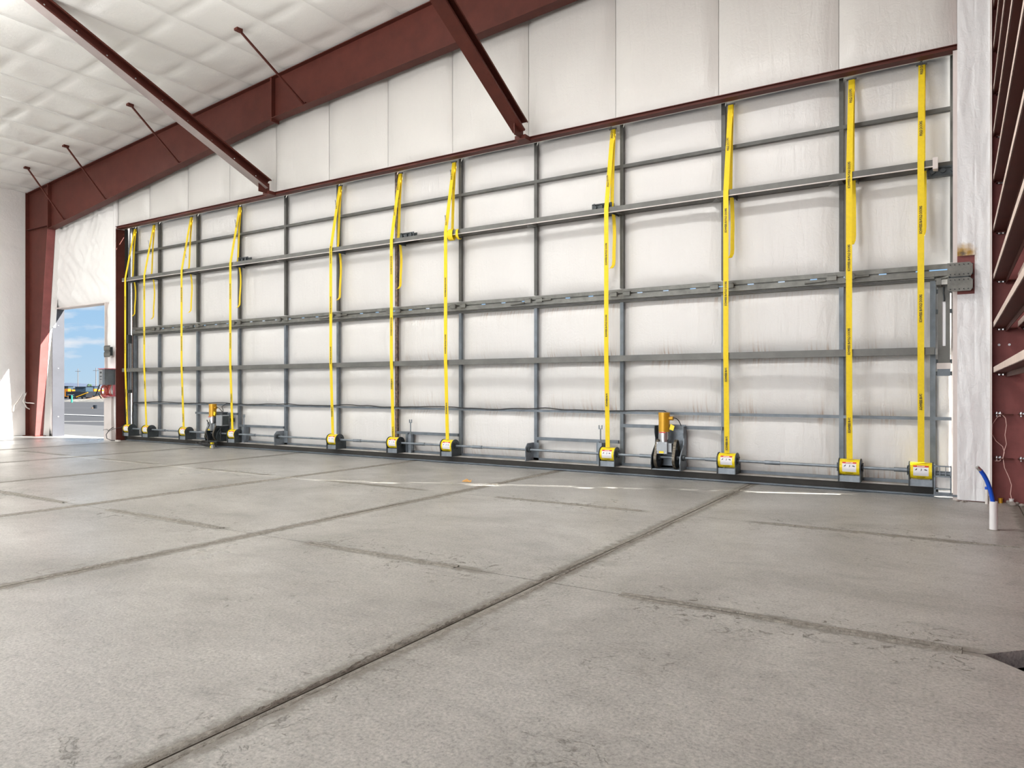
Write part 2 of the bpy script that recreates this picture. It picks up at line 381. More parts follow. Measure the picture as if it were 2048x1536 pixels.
# ridges of dried saw slurry on both sides of the near joints
def ridge(x, y0, y1, along='y', step=.03, w=.05, hh=.013):
    n = int((y1 - y0) / step); cols = 10
    for sgn in (-1, 1):
        def fn(u, v):
            a = y0 + (y1 - y0) * v
            wv = w * (.8 + .5 * nz(a * 1.7, sgn * 3.1 + x) + .28 * nz(a * 9, sgn * 5.))
            d = (.007 + u * wv)
            h = math.sin(PI * min(1, u * 1.02)) ** .7 * hh * (.55 + .9 * abs(nz(a * 14, u * 4, sgn)) + .5 * nz(a * 50, u * 9, 1.)) * max(.15, .55 + nz(a * .9, x + sgn * 7.))
            if u in (0., 1.): h = -.001
            return (x + sgn * d, a, h) if along == 'y' else (a, x + sgn * d, h)
        rb.grid(cols, n, fn)
rb = MB()
ridge(-2.45, 1.0, 10.2, step=.02); ridge(-5.5, 1.8, 10.2, step=.03); ridge(-8.55, 2.8, 10.2, step=.04, w=.055)
ridge(4.33, -1.87, .02, 'x', .02, w=.05); ridge(4.33, -4.8, -3.2, 'x', .025, w=.045); ridge(4.33, -8.0, -6.0, 'x', .03, w=.045)
ridge(7.38, -4.85, -2.95, 'x', .03, w=.03); ridge(7.38, -1.6, .5, 'x', .03, w=.02); ridge(4.33, -11.2, -8.9, 'x', .04, w=.05)
tag(rb.build('saw_slurry', 'slurry', fl, fix=False), kind='stuff')

# ---- front wall (bi-fold door wall) with two openings
wf = MB()
YI, YO = 10.22, 10.34
def wall_piece(b, x0, x1, z0, z1=None, y0=YI, y1=YO):
    zt0 = roof(x0) if z1 is None else z1; zt1 = roof(x1) if z1 is None else z1
    b.prism([(x0, z0), (x1, z0), (x1, zt1), (x0, zt0)], 'y', y0, y1)
wall_piece(wf, -22.6, -21.4, 0); wall_piece(wf, -21.4, -18.8, 3.58); wall_piece(wf, -18.8, -18.3, 0)
wall_piece(wf, -18.3, 0., 5.46); wall_piece(wf, 0., 1.7, 0)
wfo = tag(wf.build('wall_front', 'sheet'), 'door wall of the hangar faced with white vinyl insulation sheets', 'wall', kind='structure')
def sheet(x0, x1, z0, z1f, mname, parent, depth=.03, y=10.15, seed=0., diag=0., nu=None, nv=None):
    """pillowed vinyl sheet facing -y"""
    nu = nu or max(6, int((x1 - x0) / .12)); nv = nv or 22
    def fn(u, v):
        x = x0 + (x1 - x0) * u; zt = z1f(x) if callable(z1f) else z1f; z = z0 + (zt - z0) * v
        e = (1 - (2 * u - 1) ** 8) * (1 - (2 * v - 1) ** 12)
        w = nz(x * 1.3 + seed, z * .7, seed) * .5 + nz(x * 5 + seed, z * 1.2, 3.) * .3
        if diag: w += diag * nz((x + z) * 4.5, (x - z) * .9 + seed, 2.) + .5 * diag * nz((x - .6 * z) * 7, z, seed)
        return (x, y + .06 - e * (.06 + depth * (.5 + w)) if e > 0 else y + .06, z)
    return MB().grid(nu, nv, fn).build('insulation_sheet', mname, parent, fix=False)
seams = [-18.36] + POST + [0.]
for i in range(len(seams) - 1):
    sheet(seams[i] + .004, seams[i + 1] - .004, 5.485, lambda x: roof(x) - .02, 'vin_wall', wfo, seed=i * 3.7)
sheet(-22.35, -18.5, 3.6, lambda x: roof(x) - .02, 'vin_left', wfo, .06, seed=5., diag=.9, nu=70, nv=70)
sheet(-18.49, -18.37, 0.02, lambda x: roof(x) - .02, 'vin_left', wfo, .02, seed=2.)
sheet(-18.79, -18.5, 1.2, 3.62, 'vin_left', wfo, .03, seed=8., diag=.5)
sheet(-22.35, -21.41, 0.02, 3.62, 'vin_left', wfo, .05, seed=9., diag=.4, nu=24, nv=40)
MB().bar((-21.745, 10.06, 0), (-21.055, 10.06, 5.76), .15, .012, up=(1, 0, 0)).build('insulation_edge', 'vin_left', wfo)
# column wrap right of the door, torn open around the hinge bracket
def wrap(x0, x1, z0, z1, ny=50):
    def fn(u, v):
        x = x0 + (x1 - x0) * u; z = z0 + (z1 - z0) * v
        w = .5 * nz(x * 9, z * 1.3, 4.) + .45 * nz(x * 16 + z * 3, z * 6, 9.) + .4 * nz(x * 5, z * .9, 2.)
        edge = 0 if (u in (0., 1.)) else 1
        return (x, 10.075 + .014 * w * edge, z)
    MB().grid(12, ny, fn).build('column_wrap', 'vin_strip', wfo, fix=False)
wrap(0., .175, 0.01, 2.47); wrap(0., .175, 2.93, 8.86, 90); wrap(.175, .325, 0.01, 8.86, 120)
MB().box(0, .33, 10.1, 10.21, 0, 8.8).build('wrap_backing', 'redlt', wfo)
MB().box(.325, .345, 10.04, 10.21, 0, 8.87).build('wrap_edge', 'wjamb', wfo)

# header and jambs of the bi-fold opening
hd = thing('trim_1', 'dark maroon steel header channel across the top of the wide door opening', 'trim', (-9, 10.2, 5.4), kind='structure')
MB().box(-18.3, 0, 10.13, 10.145, 5.44, 5.48).build('web', 'red', hd)
MB().box(-18.3, 0, 10.11, 10.25, 5.435, 5.445).build('flange', 'red', hd)
MB().box(-18.3, 0, 10.10, 10.24, 5.48, 5.49).build('flange', 'red', hd)
MB().box(-18.3, 0, 10.34, 10.42, 5.50, 5.60).build('top_sun_block', 'rubber', hd)  # added block, stops sun leaking over the door top
MB().box(-18.32, -18.295, 10.12, 10.40, 0, 5.43).build('trim_2', 'red', None)
tag(bpy.data.objects['trim_2'], 'dark maroon steel jamb at the left end of the wide door', 'trim', kind='structure')
tj = MB().box(-.045, 0., 10.135, 10.33, 0.0, 5.43).build('trim_3', 'wjamb', None)
tag(tj, 'pale steel jamb strip at the right end of the wide door', 'trim', kind='structure')
# jamb of the side opening
tj = MB().box(-21.40, -21.375, 10.05, 10.36, 0, 3.555).build('trim_4', 'jamb', None)
tag(tj, 'galvanised steel jamb on the left of the open side doorway', 'trim', kind='structure')
bl = MB()
for z in (.55, 1.9, 3.1): bl.cyl((-21.377, 10.2, z), (-21.368, 10.2, z), .018, 8)
bl.build('bolt', 'silver', tj)
tj = MB().box(-21.4, -18.8, 10.08, 10.36, 3.555, 3.578).build('trim_5', 'wjamb', None)
tag(tj, 'pale head trim above the open side doorway', 'trim', kind='structure')
tj = MB().box(-18.80, -18.45, 10.08, 10.36, 0, 1.18).box(-18.81, -18.79, 10.1, 10.36, 1.18, 3.58).build('trim_6', 'wjamb', None)
tag(tj, 'short white post wrap at the right foot of the side doorway', 'trim', kind='structure')

# ---- left wall, right wall, back wall
wl = tag(MB().box(-22.6, -22.44, -9.2, 10.3, 0, 6.95).build('wall_left', 'sheet'), 'left side wall of the hangar hung with white vinyl insulation', 'wall', kind='structure')
def lsheet(y0, y1, seed):
    def fn(u, v):
        y = y0 + (y1 - y0) * u; z = .01 + 6.9 * v
        e = (1 - (2 * u - 1) ** 8)
        # tucked in along the horizontal girts
        tuck = -.035 * math.exp(-((z - 5.35) / .12) ** 2) - .02 * math.exp(-((z - 2.3) / .1) ** 2)
        w = .3 * nz(y * 1.5, z * .9, seed) + .25 * nz(y * .9, z * 6, seed) * (1 if z > 5 else .2) + .08 * nz(y * 6, z * 7, seed)
        return (-22.44 + e * (.035 + .04 * (.4 + w) + tuck), y, z)
    MB().grid(30, 60, fn).build('insulation_sheet', 'vin_left', wl, fix=False)
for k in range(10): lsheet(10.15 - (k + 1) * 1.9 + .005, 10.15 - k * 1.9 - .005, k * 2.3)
wr = tag(MB().box(.95, 1.05, -9.2, 10.3, 0, 9.0).build('wall_right', 'redlt'), 'right side wall sheeting behind the open maroon girts', 'wall', kind='structure')
wb = MB(); wall_piece(wb, -22.6, -21.2, 0, None, -9.3, -9.2); wall_piece(wb, -21.2, -.6, 6.3, None, -9.3, -9.2); wall_piece(wb, -.6, 1.05, 0, None, -9.3, -9.2)
tag(wb.build('wall_back', 'sheet'), 'back wall of the hangar with a wide open doorway', 'wall', kind='structure')

# ---- ceiling: vinyl blankets pillowed between purlins and straps
ce = tag(MB().prism([(-22.6, roof(-22.6) + .12), (1.7, roof(1.7) + .12), (1.7, roof(1.7) + .2), (-22.6, roof(-22.6) + .2)], 'y', -9.3, 10.36).build('ceiling', 'sheet'),
         'sloping hangar ceiling of quilted white vinyl insulation held by straps', 'ceiling', kind='structure')
x = -11.65 - 1.04 * 11; xs = []
while x < 1.2: xs.append(x); x += 1.04
for i in range(len(xs) - 1):
    x0, x1 = max(xs[i], -22.44), min(xs[i + 1], 1.05)
    if x1 - x0 < .05: continue
    near = xs[i + 1] < -8.5
    def fn(u, v):
        x = x0 + (x1 - x0) * u; y = -9.2 + 19.5 * v
        fy = ((y - 6.37) / 1.05) % 1.0
        e = (1 - abs(2 * u - 1) ** 3.5) * (1 - .75 * abs(2 * fy - 1) ** 7)
        side = (1 - abs(2 * u - 1) ** 6)
        ed = 1 - e
        w = nz(x * 14, y * 1.6, 5.) * .35 * (1 if abs(2 * fy - 1) > .5 else .35) + nz(x * 2, y * 2, 1.) * .5
        frill = math.exp(-((10.0 - y) / .35) ** 2) * nz(x * 22, 0, 3) * .02 if y > 9 else 0
        return (x, y, roof(x) + .02 - .045 * e - .012 * e * w - .012 * side + frill)
    MB().grid(12 if near else 6, 18 * (12 if near else 6), fn).build('insulation_blanket', 'vin_ceil', ce, fix=False)

# ---- bi-fold door leaf ------------------------------------------------
door = thing('door_1', 'wide bi-fold hangar door of grey steel tubes over white insulation panels', 'door', (-9, 10.45, 0), kind='structure')
ZR = [.13, .965, 1.81, 2.76, 4.13, 4.835, 5.5]
P0, P1 = 10.435, 10.495
xsd = [-18.03] + POST + [-.075]
def post(x, z0, z1, m='steel', w=.056): MB().box(x - w / 2, x + w / 2, P0, P1, z0, z1).build('post', m, door)
for x in xsd[:-1]:
    rusty = abs(x + 9.151) < .01
    post(x, 2.92, 5.6, 'rpost' if rusty else 'steel'); post(x, .13, 2.70, 'rpost' if rusty else 'steelb')
post(-.05, 2.92, 5.6, 'steel', .05); post(-.262, .13, 2.70, 'steelb', .06)
post(-.05, .0, 2.70, 'wjamb', .03)
# thin girts, rear rails
def rail(name, x0, x1, z0, z1, m, y0=10.43, y1=10.49): MB().box(x0, x1, y0, y1, z0, z1).build(name, m, door)
rail('girt', -18.0, -.03, 4.815, 4.865, 'steel'); rail('girt', -18.0, -.06, .945, .985, 'steelb')
rail('rear_rail', -18.0, -.03, 4.09, 4.18, 'dsteel'); rail('rear_rail', -18.0, -.29, 1.77, 1.85, 'steelb')
rail('hinge_rail', -18.05, -.06, 2.84, 2.90, 'hinge', 10.41, 10.44); rail('hinge_rail', -18.05, -.06, 2.745, 2.818, 'hinge', 10.39, 10.44)
rail('hinge_rail', -18.05, -.20, 2.70, 2.733, 'steel', 10.43, 10.5)
rail('top_rail', -18.05, -.03, 5.56, 5.62, 'steel')
# projecting chords and their struts
MB().box(-18.05, -.235, 10.13, 10.20, 4.07, 4.145).build('truss_chord', 'chord', door)
MB().box(-18.05, -.235, 10.13, 10.20, 1.76, 1.85).build('truss_chord', 'chord', door)
lip = MB().box(-18.05, -.235, 10.128, 10.15, 4.058, 4.069).build('chord_lip', 'wjamb', door)
for x in xsd[:-1] + [-.262]:
    MB().box(x - .03, x + .03, 10.2, 10.44, 4.075, 4.14).prism([(x - .16, 10.44), (x - .03, 10.2), (x - .03, 10.44)], 'z', 4.072, 4.084).build('strut', 'chord', door)
    MB().box(x - .03, x + .03, 10.2, 10.44, 1.77, 1.84).build('strut', 'steelb', door)
ec = MB().box(-.255, -.20, 10.12, 10.26, 4.03, 4.17); ec.build('chord_end_cap', 'wjamb', door)
# bottom rail
MB().box(-18.1, -.2, 10.29, 10.52, .115, .135).build('bottom_rail_top', 'tan', door)
MB().box(-18.1, -.2, 10.30, 10.52, .03, .115).build('bottom_rail', 'rubber', door)
MB().box(-18.05, -.26, 10.40, 10.42, .135, .175).build('panel_base_strip', 'steelb', door)
MB().box(-18.1, -.2, 10.27, 10.30, .012, .03).build('bottom_seal_lip', 'steelb', door)
# hinge plates closing the gap between the leaves, daylight shows in the slots
x = -18.0
while x < -.35:
    MB().box(x, min(x + .33, -.3), 10.445, 10.455, 2.80, 2.875).build('hinge_plate', 'hinge', door)
    x += .42
MB().box(-18.1, -.03, 10.56, 10.575, .05, 2.832).box(-18.1, -.03, 10.56, 10.575, 2.866, 5.62).build('outer_skin', 'sheet', door)
for i, x in enumerate(POST):
    for dx in (-.17, .05):
        MB().box(x + dx, x + dx + .12, 10.355, 10.39, 2.79, 2.86).bar((x + dx + .01, 10.35, 2.862), (x + dx + .11, 10.35, 2.862), .012, .012).build('hinge_knuckle', 'hinge', door)
for x in POST[1::3]:
    MB().cyl((x - .45, 10.37, 2.78), (x - .18, 10.37, 2.795), .016, 8).cyl((x + .1, 10.37, 2.815), (x + .34, 10.37, 2.82), .016, 8).build('hinge_pin', 'hinge', door)
# insulation panels
def panel(x0, x1, z0, z1, m, seed, deep):
    nu = 16; nv = max(10, int((z1 - z0) / .09))
    def fn(u, v):
        x = x0 + (x1 - x0) * u; z = z0 + (z1 - z0) * v
        e = (1 - abs(2 * u - 1) ** 5) * (1 - abs(2 * v - 1) ** 5)
        w = .45 * nz(x * 1.1 + seed, z * 1.1, seed) + .3 * nz(x * 7, z * .9, seed) + .25 * nz(x * 15, z * 1.3, seed * 2) + .15 * nz(x * 9 + z * 4, z * 2, seed)
        return (x, 10.535 - deep * e - .022 * e * w, z)
    MB().grid(nu, nv, fn).build('insulation_panel', m, door, fix=False)
xp = [-18.03] + POST + [-.262]
for i in range(len(xp) - 1):
    for j in range(6):
        z0 = [.15, .98, 1.85, 2.92, 4.18, 4.86][j]; z1 = [.95, 1.77, 2.69, 4.09, 4.82, 5.58][j]
        xb = xp[i + 1]
        if i == len(xp) - 2 and j >= 3: xb = -.06
        panel(xp[i] + .03, xb - .02, z0, z1, 'vin_door_st' if (j < 3 and i >= 6) else 'vin_door', i * 7.1 + j * 1.7, .055 + .02 * random.random())
for j in range(3):
    z0 = [.15, .98, 1.85][j]; z1 = [.95, 1.77, 2.69][j]
    panel(-.235, -.06, z0, z1, 'vin_door', j + 90., .05)
# backing so no light leaks at panel edges
MB().box(-18.1, -.03, 10.54, 10.556, .05, 2.832).box(-18.1, -.03, 10.54, 10.556, 2.866, 5.62).build('panel_backing', 'sheet', door)
# extra rails around shafts and operators
def xrail(x0, x1, z, m='steelb', h=.05): MB().box(x0, x1, 10.39, 10.43, z - h / 2, z + h / 2).build('brace_rail', m, door)
def upr(x, z0, z1, w=.05): MB().box(x - w / 2, x + w / 2, 10.36, 10.43, z0, z1).build('brace_post', 'steelb', door)
xrail(-15.386, -13.85, .76, h=.05); xrail(-4.484, -2.892, .76, h=.05)
xrail(-13.81, -12.30, .50); xrail(-9.1, -7.65, .50); xrail(-6.02, -4.52, .50)
for x in (-13.62, -13.50, -8.82, -8.72, -4.86, -4.78): upr(x, .135, .50 if x not in (-13.5, -8.72, -4.78) else .48)
# blocks added on the right edge so sun slips through only between them
for z0, z1 in ((.80, .86), (1.8, 2.78), (3.06, 3.74), (4.35, 4.42), (4.62, 4.70), (5.0, 5.62)):
    MB().box(-.03, .03, 10.345, 10.42, z0, z1).build('edge_sun_block', 'rubber', door)
MB().box(-18.36, -18.28, 10.34, 10.42, 0, 5.62).build('edge_sun_block', 'rubber', door)  # added block against stray light at the left edge
MB().cyl((-18.17, 10.47, .35), (-18.17, 10.47, 5.5), .06, 20).build('end_tube', 'silver', door)

MB().box(-18.95, -18.06, 10.54, 10.556, .05, 5.6).build('end_panel', 'vin_door', door)
# =================================================================== STEEL FRAME
fr = thing('steel_frame', 'maroon tapered steel column and sloping rafter beside the side doorway', 'frame', (-22, 9.85, 0))
YW = 9.88
def rb_z(x):   # underside of the rafter
    return 6.893 + (.13 * (x + 11.95) if x < -11.95 else .0745 * (x + 11.95))
web = MB().prism([(-22.3, 5.86), (-21.06, 5.76), (-11.95, rb_z(-11.95)), (-11.95, roof(-11.95) - .06), (-22.3, roof(-22.3) - .06)], 'y', YW - .005, YW + .005)
web.build('rafter_web', 'red', fr)
MB().prism([(-11.94, rb_z(-11.95)), (.3, rb_z(.3)), (.3, roof(.3) - .06), (-11.94, roof(-11.95) - .06)], 'y', YW - .005, YW + .005).build('rafter_web', 'red', fr)
MB().prism([(-22.3, 0), (-21.76, 0), (-21.07, 5.76), (-22.3, 5.86)], 'y', YW - .005, YW + .005).build('column_web', 'red', fr)
MB().bar((-22.3, YW, roof(-22.3) - .07), (.3, YW, roof(.3) - .07), .2, .012).build('top_flange', 'red', fr)
MB().bar((-21.06, YW, rb_z(-21.06)), (-11.95, YW, rb_z(-11.95)), .2, .014).build('bottom_flange', 'red', fr)
MB().bar((-11.95, YW, rb_z(-11.95)), (.3, YW, rb_z(.3)), .2, .014).build('bottom_flange', 'red', fr)
MB().bar((-21.76, YW, 0), (-21.07, YW, 5.76), .2, .014, up=(1, 0, 0)).build('inner_flange', 'redlt', fr)  # lighter red copy: sunlight on this face put into its colour
MB().bar((-22.31, YW, 0), (-22.31, YW, 7.0), .014, .2, up=(0, 1, 0)).build('outer_flange', 'red', fr)
MB().box(-22.3, -21.07, YW - .09, YW + .09, 5.80, 5.815).build('knee_plate', 'red', fr)
MB().box(-11.97, -11.93, YW - .1, YW + .1, rb_z(-11.95) - .07, roof(-11.95) - .08).build('splice_plate', 'red', fr)
MB().box(-21.09, -21.06, YW - .1, YW + .1, 5.70, roof(-21.07) - .08).build('knee_stiffener', 'red', fr)
MB().box(-22.4, -21.66, YW - .14, YW + .14, 0, .018).build('base_plate', 'red', fr)
sb = MB()
for zz in (.3, .7): sb.cyl((-11.97, YW - .06, rb_z(-11.95) + zz), (-11.99, YW - .06, rb_z(-11.95) + zz), .02, 6)
sb.build('bolt', 'red', fr)
# flange braces: their own steel angles from ceiling purlin to rafter
for (bx, ty, lab) in ((-11.03, 8.32, 'thin maroon flange brace rod hanging from the ceiling just right of the rafter splice'),
                      (-15.17, 8.70, 'thin maroon flange brace rod crossing the rafter left of the long ceiling strut'),
                      (-18.28, 8.90, 'thin maroon flange brace rod second from the left end of the rafter'),
                      (-20.32, 8.95, 'thin maroon flange brace rod nearest the column head on the left')):
    zb = rb_z(bx) + .03; zt = roof(bx) - .05
    t = thing('flange_brace', lab, 'brace', (bx, ty, zt), 'flange braces along the rafter')
    MB().bar((bx, ty, zt), (bx, YW - .02, zb), .034, .03).build('rod', 'red', t)
    MB().box(bx - .045, bx + .045, ty - .07, ty + .05, zt - .03, zt + .03).bar((bx, ty, zt), (bx, ty, zt + .08), .05, .05).build('purlin_clip', 'red', t)
    MB().box(bx - .03, bx + .03, YW - .05, YW - .006, zb - .03, zb + .05).build('flange_clip', 'red', t)

for k, (bx, by) in enumerate(FILL_AT):  # unseen housings for the added fill lamps
    t = thing('added_fill_lamp', ['added white fill lamp under the roof nearest the door centre', 'second added white fill lamp from the door', 'third added white fill lamp from the door', 'added white fill lamp furthest to the left'][k], 'lamp', (bx, by, 6.9), 'added fill lamps')
    MB().prism([(bx - .62, 6.88), (bx + .62, 6.88), (bx + .5, 7.0), (bx - .5, 7.0)], 'y', by - .22, by + .22).build('housing', 'pvc', t)
    for s_ in (-1, 1): MB().cyl((bx + s_ * .45, by, 7.0), (bx + s_ * .45, by, roof(bx + s_ * .45) - .03), .008, 6).build('hanger', 'steel', t)
# two long struts from roof to header
def kicker(pa, pb, lab, fm='kflange'):
    pa, pb = Vector(pa), Vector(pb); d = (pb - pa).normalized(); L = (pb - pa).length
    n_ = 0
    while (pa - d * .05).z - .02 < roof(pa.x) and n_ < 60: pa = pa - d * .05; n_ += 1
    t = thing('header_strut', lab, 'beam', tuple(pb), 'long struts down to the door header')
    side = Vector((1, 0, 0)); side = (side - d * side.dot(d)).normalized(); up = side.cross(d).normalized()
    if up.z < 0: up = -up
    h = .20; w = .11
    def pl(off, ww, hh, name, m, p0=pa, p1=pb):
        a = p0 + side * off[0] + up * off[1]; b = p1 + side * off[0] + up * off[1]
        MB().bar(a, b, ww, hh, up=up).build(name, m, t)
    pl((0, 0), .008, h, 'web', 'red')
    for s_ in (-1, 1):
        pl((0, s_ * h / 2), w * 2, .008, 'flange', fm if s_ < 0 else 'red')
        pl((-w, s_ * (h / 2 - .012)), .006, .03, 'flange_lip', fm); pl((w, s_ * (h / 2 - .012)), .006, .03, 'flange_lip', 'red')
    bl = MB()
    for k in range(9):
        p = pa.lerp(pb, .06 + k * .11)
        bl.cyl(p + side * .004, p + side * .012, .014, 8)
    bl.build('bolt', 'silver', t)
    e = pb
    MB().box(e.x - .1, e.x + .1, e.y - .02, 10.14, 5.42, 5.49).box(e.x + .005, e.x + .02, e.y - .22, e.y + .05, 5.44, 5.66).build('end_bracket', 'red', t)
kicker(at_y(76, 0, 5.75), (-12.32, 9.98, 5.62), 'maroon steel strut falling from the upper left roof to the header')
kicker(at_y(885, 0, 7.93), (-6.07, 9.98, 5.62), 'maroon steel strut falling from the top centre to the header', 'red')

# ---- right frame column web and girts
rc = thing('steel_column', 'maroon steel column web to the right of the wide door', 'column', (.7, 10.2, 0))
cw = MB()
cw.prism([(.345, 0), (.95, 0), (.95, 8.93), (.345, 8.87)], 'y', 10.2, 10.215); cw.build('web', 'redlt', rc)
hb = MB()
for x in (.42, .52): hb.cyl((x, 10.198, 1.86), (x, 10.19, 1.86), .014, 12)
hb.build('bolt_hole', 'white', rc)
GZ = [1.53, 2.06, 2.62, 3.19, 3.78, 4.325, 4.825, 5.325, 5.825, 6.34, 6.85, 7.36]
gp = None
def girt_thing(loc, lab, grp):
    t = thing('wall_girt', lab, 'girt', loc, grp)
    x, z = loc[0], loc[2]
    MB().box(x, x + .008, -9.0, 10.17, z, z + .065).build('inner_flange', 'flange', t)
    MB().box(x, x + .13, -9.0, 10.17, z, z + .006).build('web', 'red', t)
    MB().box(x + .122, x + .13, -9.0, 10.17, z - .05, z).build('outer_flange', 'red', t)
    MB().box(x + .03, x + .24, 10.12, 10.198, z - .014, z - .002).build('end_clip', 'red', t)
    b = MB()
    for dx in (.06, .10): b.cyl((x + dx, 10.15, z - .03), (x + dx, 10.15, z + .012), .011, 6).cyl((x + dx, 10.15, z - .03), (x + dx, 10.15, z - .014), .02, 6)
    b.build('bolt', 'silver', t)
    return t
ordn = ['lowest', 'second lowest', 'third', 'fourth', 'fifth', 'sixth', 'seventh', 'eighth', 'ninth', 'tenth', 'eleventh', 'twelfth']
src = girt_thing((.36, 10.17, GZ[0]), 'lowest of the long maroon wall girts with pale flanges on the right', 'inner row of girts on the right wall')
for k, z in enumerate(GZ[1:], 1):
    dup(src, (.36, 10.17, z), '%s long maroon wall girt up from the floor on the right wall' % (ordn[k] if k > 1 else 'second'))
s2 = None
for k, z in enumerate(GZ[1:10], 1):
    lab = 'girt of the row behind, next to the %s front girt up the right wall' % (ordn[k] if k > 1 else 'second')
    o = dup(src, (.60, 10.17, z), lab); o['group'] = 'outer row of girts on the right wall'
# empty clips lower down
for z in (1.04, .52):
    for x, wh in ((.365, 'left'), (.60, 'right')):
        t = thing('girt_clip', 'empty bolted girt clip on the maroon column, %s, %s one' % ('upper pair' if z > .6 else 'lower pair', wh), 'clip', (x, 10.17, z), 'empty girt clips')
        MB().box(x, x + .19, 10.12, 10.198, z - .008, z + .004).build('clip_plate', 'red', t)
        b = MB()
        for dx in (.03, .065): b.cyl((x + dx, 10.15, z - .025), (x + dx, 10.15, z + .03), .012, 6).cyl((x + dx, 10.15, z + .004), (x + dx, 10.15, z + .02), .022, 6)
        b.build('bolt', 'silver', t)

# =================================================================== LIFT STRAPS
SX = [-17.87, -17.03, -15.50, -13.70, -10.57, -8.98, -7.71, -4.60, -2.765, -1.185, -.38]
TAILV = [632, 638, 625, 615, 600, 578, None, 537, 516, 490, 473]
TU = [272, 309, 384, 480, 681, 799, 906, 1225, 1465, 1703, 1848]
lettering = text_mesh('SCHWEISS BI-FOLD DOORS', .040, .0014); lettering.materials.append(M['ink'])
lb = max(v.co.x for v in lettering.vertices)
for v in lettering.vertices: v.co.x *= .172 / lb
PH = [[4.75, 3.5, 2.4, 1.3, .8], [4.85, 3.7, 2.6, 1.5], [4.6, 3.55, 2.4, 1.35, .72], [4.95, 3.5, 2.4, 1.2], [4.95, 4.0, 3.0, 2.0, .95],
      [5.1, 4.6, 3.65, 2.5, 1.5, .6], [5.1, 4.25, 3.14, 2.13, 1.06], [5.28, 4.48, 3.42, 2.31, 1.24], [4.73, 3.71, 2.68, 1.61, .64],
      [5.10, 4.10, 3.03, 1.95, .94], [5.30, 4.48, 3.42, 2.33, 1.25]]
desc = ['at the far left end of the door beside the bright tube', 'second from the left end of the door', 'with a long tail, just left of the left operator',
        'just right of the left operator, ratchet beside it', 'between the left operator and the door centre, no ratchet', 'beside the dark rust-specked post, ratchet on its right',
        'with its loose end coiled round the upper chord', 'just left of the right operator, ratchet on its left', 'just right of the right operator',
        'second from the right end of the door', 'nearest the right jamb of the door']
def main_path(i):
    return [(10.36, 5.43), (10.12, 4.16), (10.112, 4.12), (10.112, 4.05), (10.112, 1.9), (10.112, 1.80), (10.118, 1.74), (10.165, .43)]
def path_at(path, z):
    for (y0, z0), (y1, z1) in zip(path, path[1:]):
        if z1 <= z <= z0:
            k = (z0 - z) / (z0 - z1 + 1e-9); return y0 + (y1 - y0) * k, math.atan2(y1 - y0, z0 - z1)
    return path[-1][0], 0
for i, x in enumerate(SX):
    t = thing('lift_strap', 'yellow lift strap ' + desc[i], 'strap', (x, 10.36, 5.43), 'yellow lift straps on the bi-fold door')
    mpth = main_path(i)
    run = MB().ribbon(mpth, .072, .005, x).build('main_run', 'yellow', t, fix=True)
    for z in PH[i]:
        y, an = path_at(mpth, z)
        o = bpy.data.objects.new('lettering', lettering); C.objects.link(o); o.parent = run
        # upright faces -y, reads bottom to top
        rot = Matrix.Rotation(-an, 4, 'X') @ Matrix(((0, -1, 0, 0), (0, 0, -1, 0), (1, 0, 0, 0), (0, 0, 0, 1)))
        o.matrix_local = Matrix.Translation(Vector((x, y - .0045, z)) - t.location) @ rot
    xr = x + (.012 if i else .02)
    MB().ribbon([(10.375, 5.43), (10.33, 4.9), (10.30, 4.25), (10.285, 4.16)], .060, .005, xr).build('return_run', 'yellow', t)
    MB().cyl((x - .06, 10.365, 5.43), (x + .06, 10.365, 5.43), .012, 8).build('header_pin', 'steel', t)
    MB().cyl((x - .05, 10.275, 4.10), (x + .07, 10.275, 4.10), .032, 10).box(x + .07, x + .078, 10.2, 10.44, 4.05, 4.16).build('idler_roller', 'dplate', t)
    if TAILV[i]:
        p = at_y(TU[i], TAILV[i], 10.36); zt = p.z; xt = xr + .014
        lean = .03 * nz(i * 3.3, 1.)
        pts = [(xt, 10.32, 4.09), (xt, 10.335, 4.04)]
        for k in range(9):
            f = k / 8; pts.append((xt + lean * f, 10.35 + .012 * math.sin(f * 5), 3.95 + (zt + .12 - 3.95) * f))
        pts += [(xt + lean - .006, 10.335, zt + .05), (xt + lean - .02, 10.30, zt), (xt + lean - .03, 10.275, zt - .01)]
        MB().ribbon(pts, .055, .005).build('loose_tail', 'yellow', t)
    else:
        cb = MB(); pts = []
        for k in range(40):
            a = k / 39 * 2 * PI * 2.2 + PI * .5
            pts.append((x + .10 + .02 * math.sin(a * .5), 10.165 + .065 * math.cos(a), 4.07 + .10 * math.sin(a)))
        cb.ribbon(pts, .07, .005)
        pts = [(x + .25 + .02 * math.sin(k / 5), 10.15 + .07 * math.cos(1.5 + k * .35), 4.06 + .09 * math.sin(1.5 + k * .35)) for k in range(12)]
        cb.ribbon(pts, .05, .005); cb.build('coiled_tail', 'yellow', t)
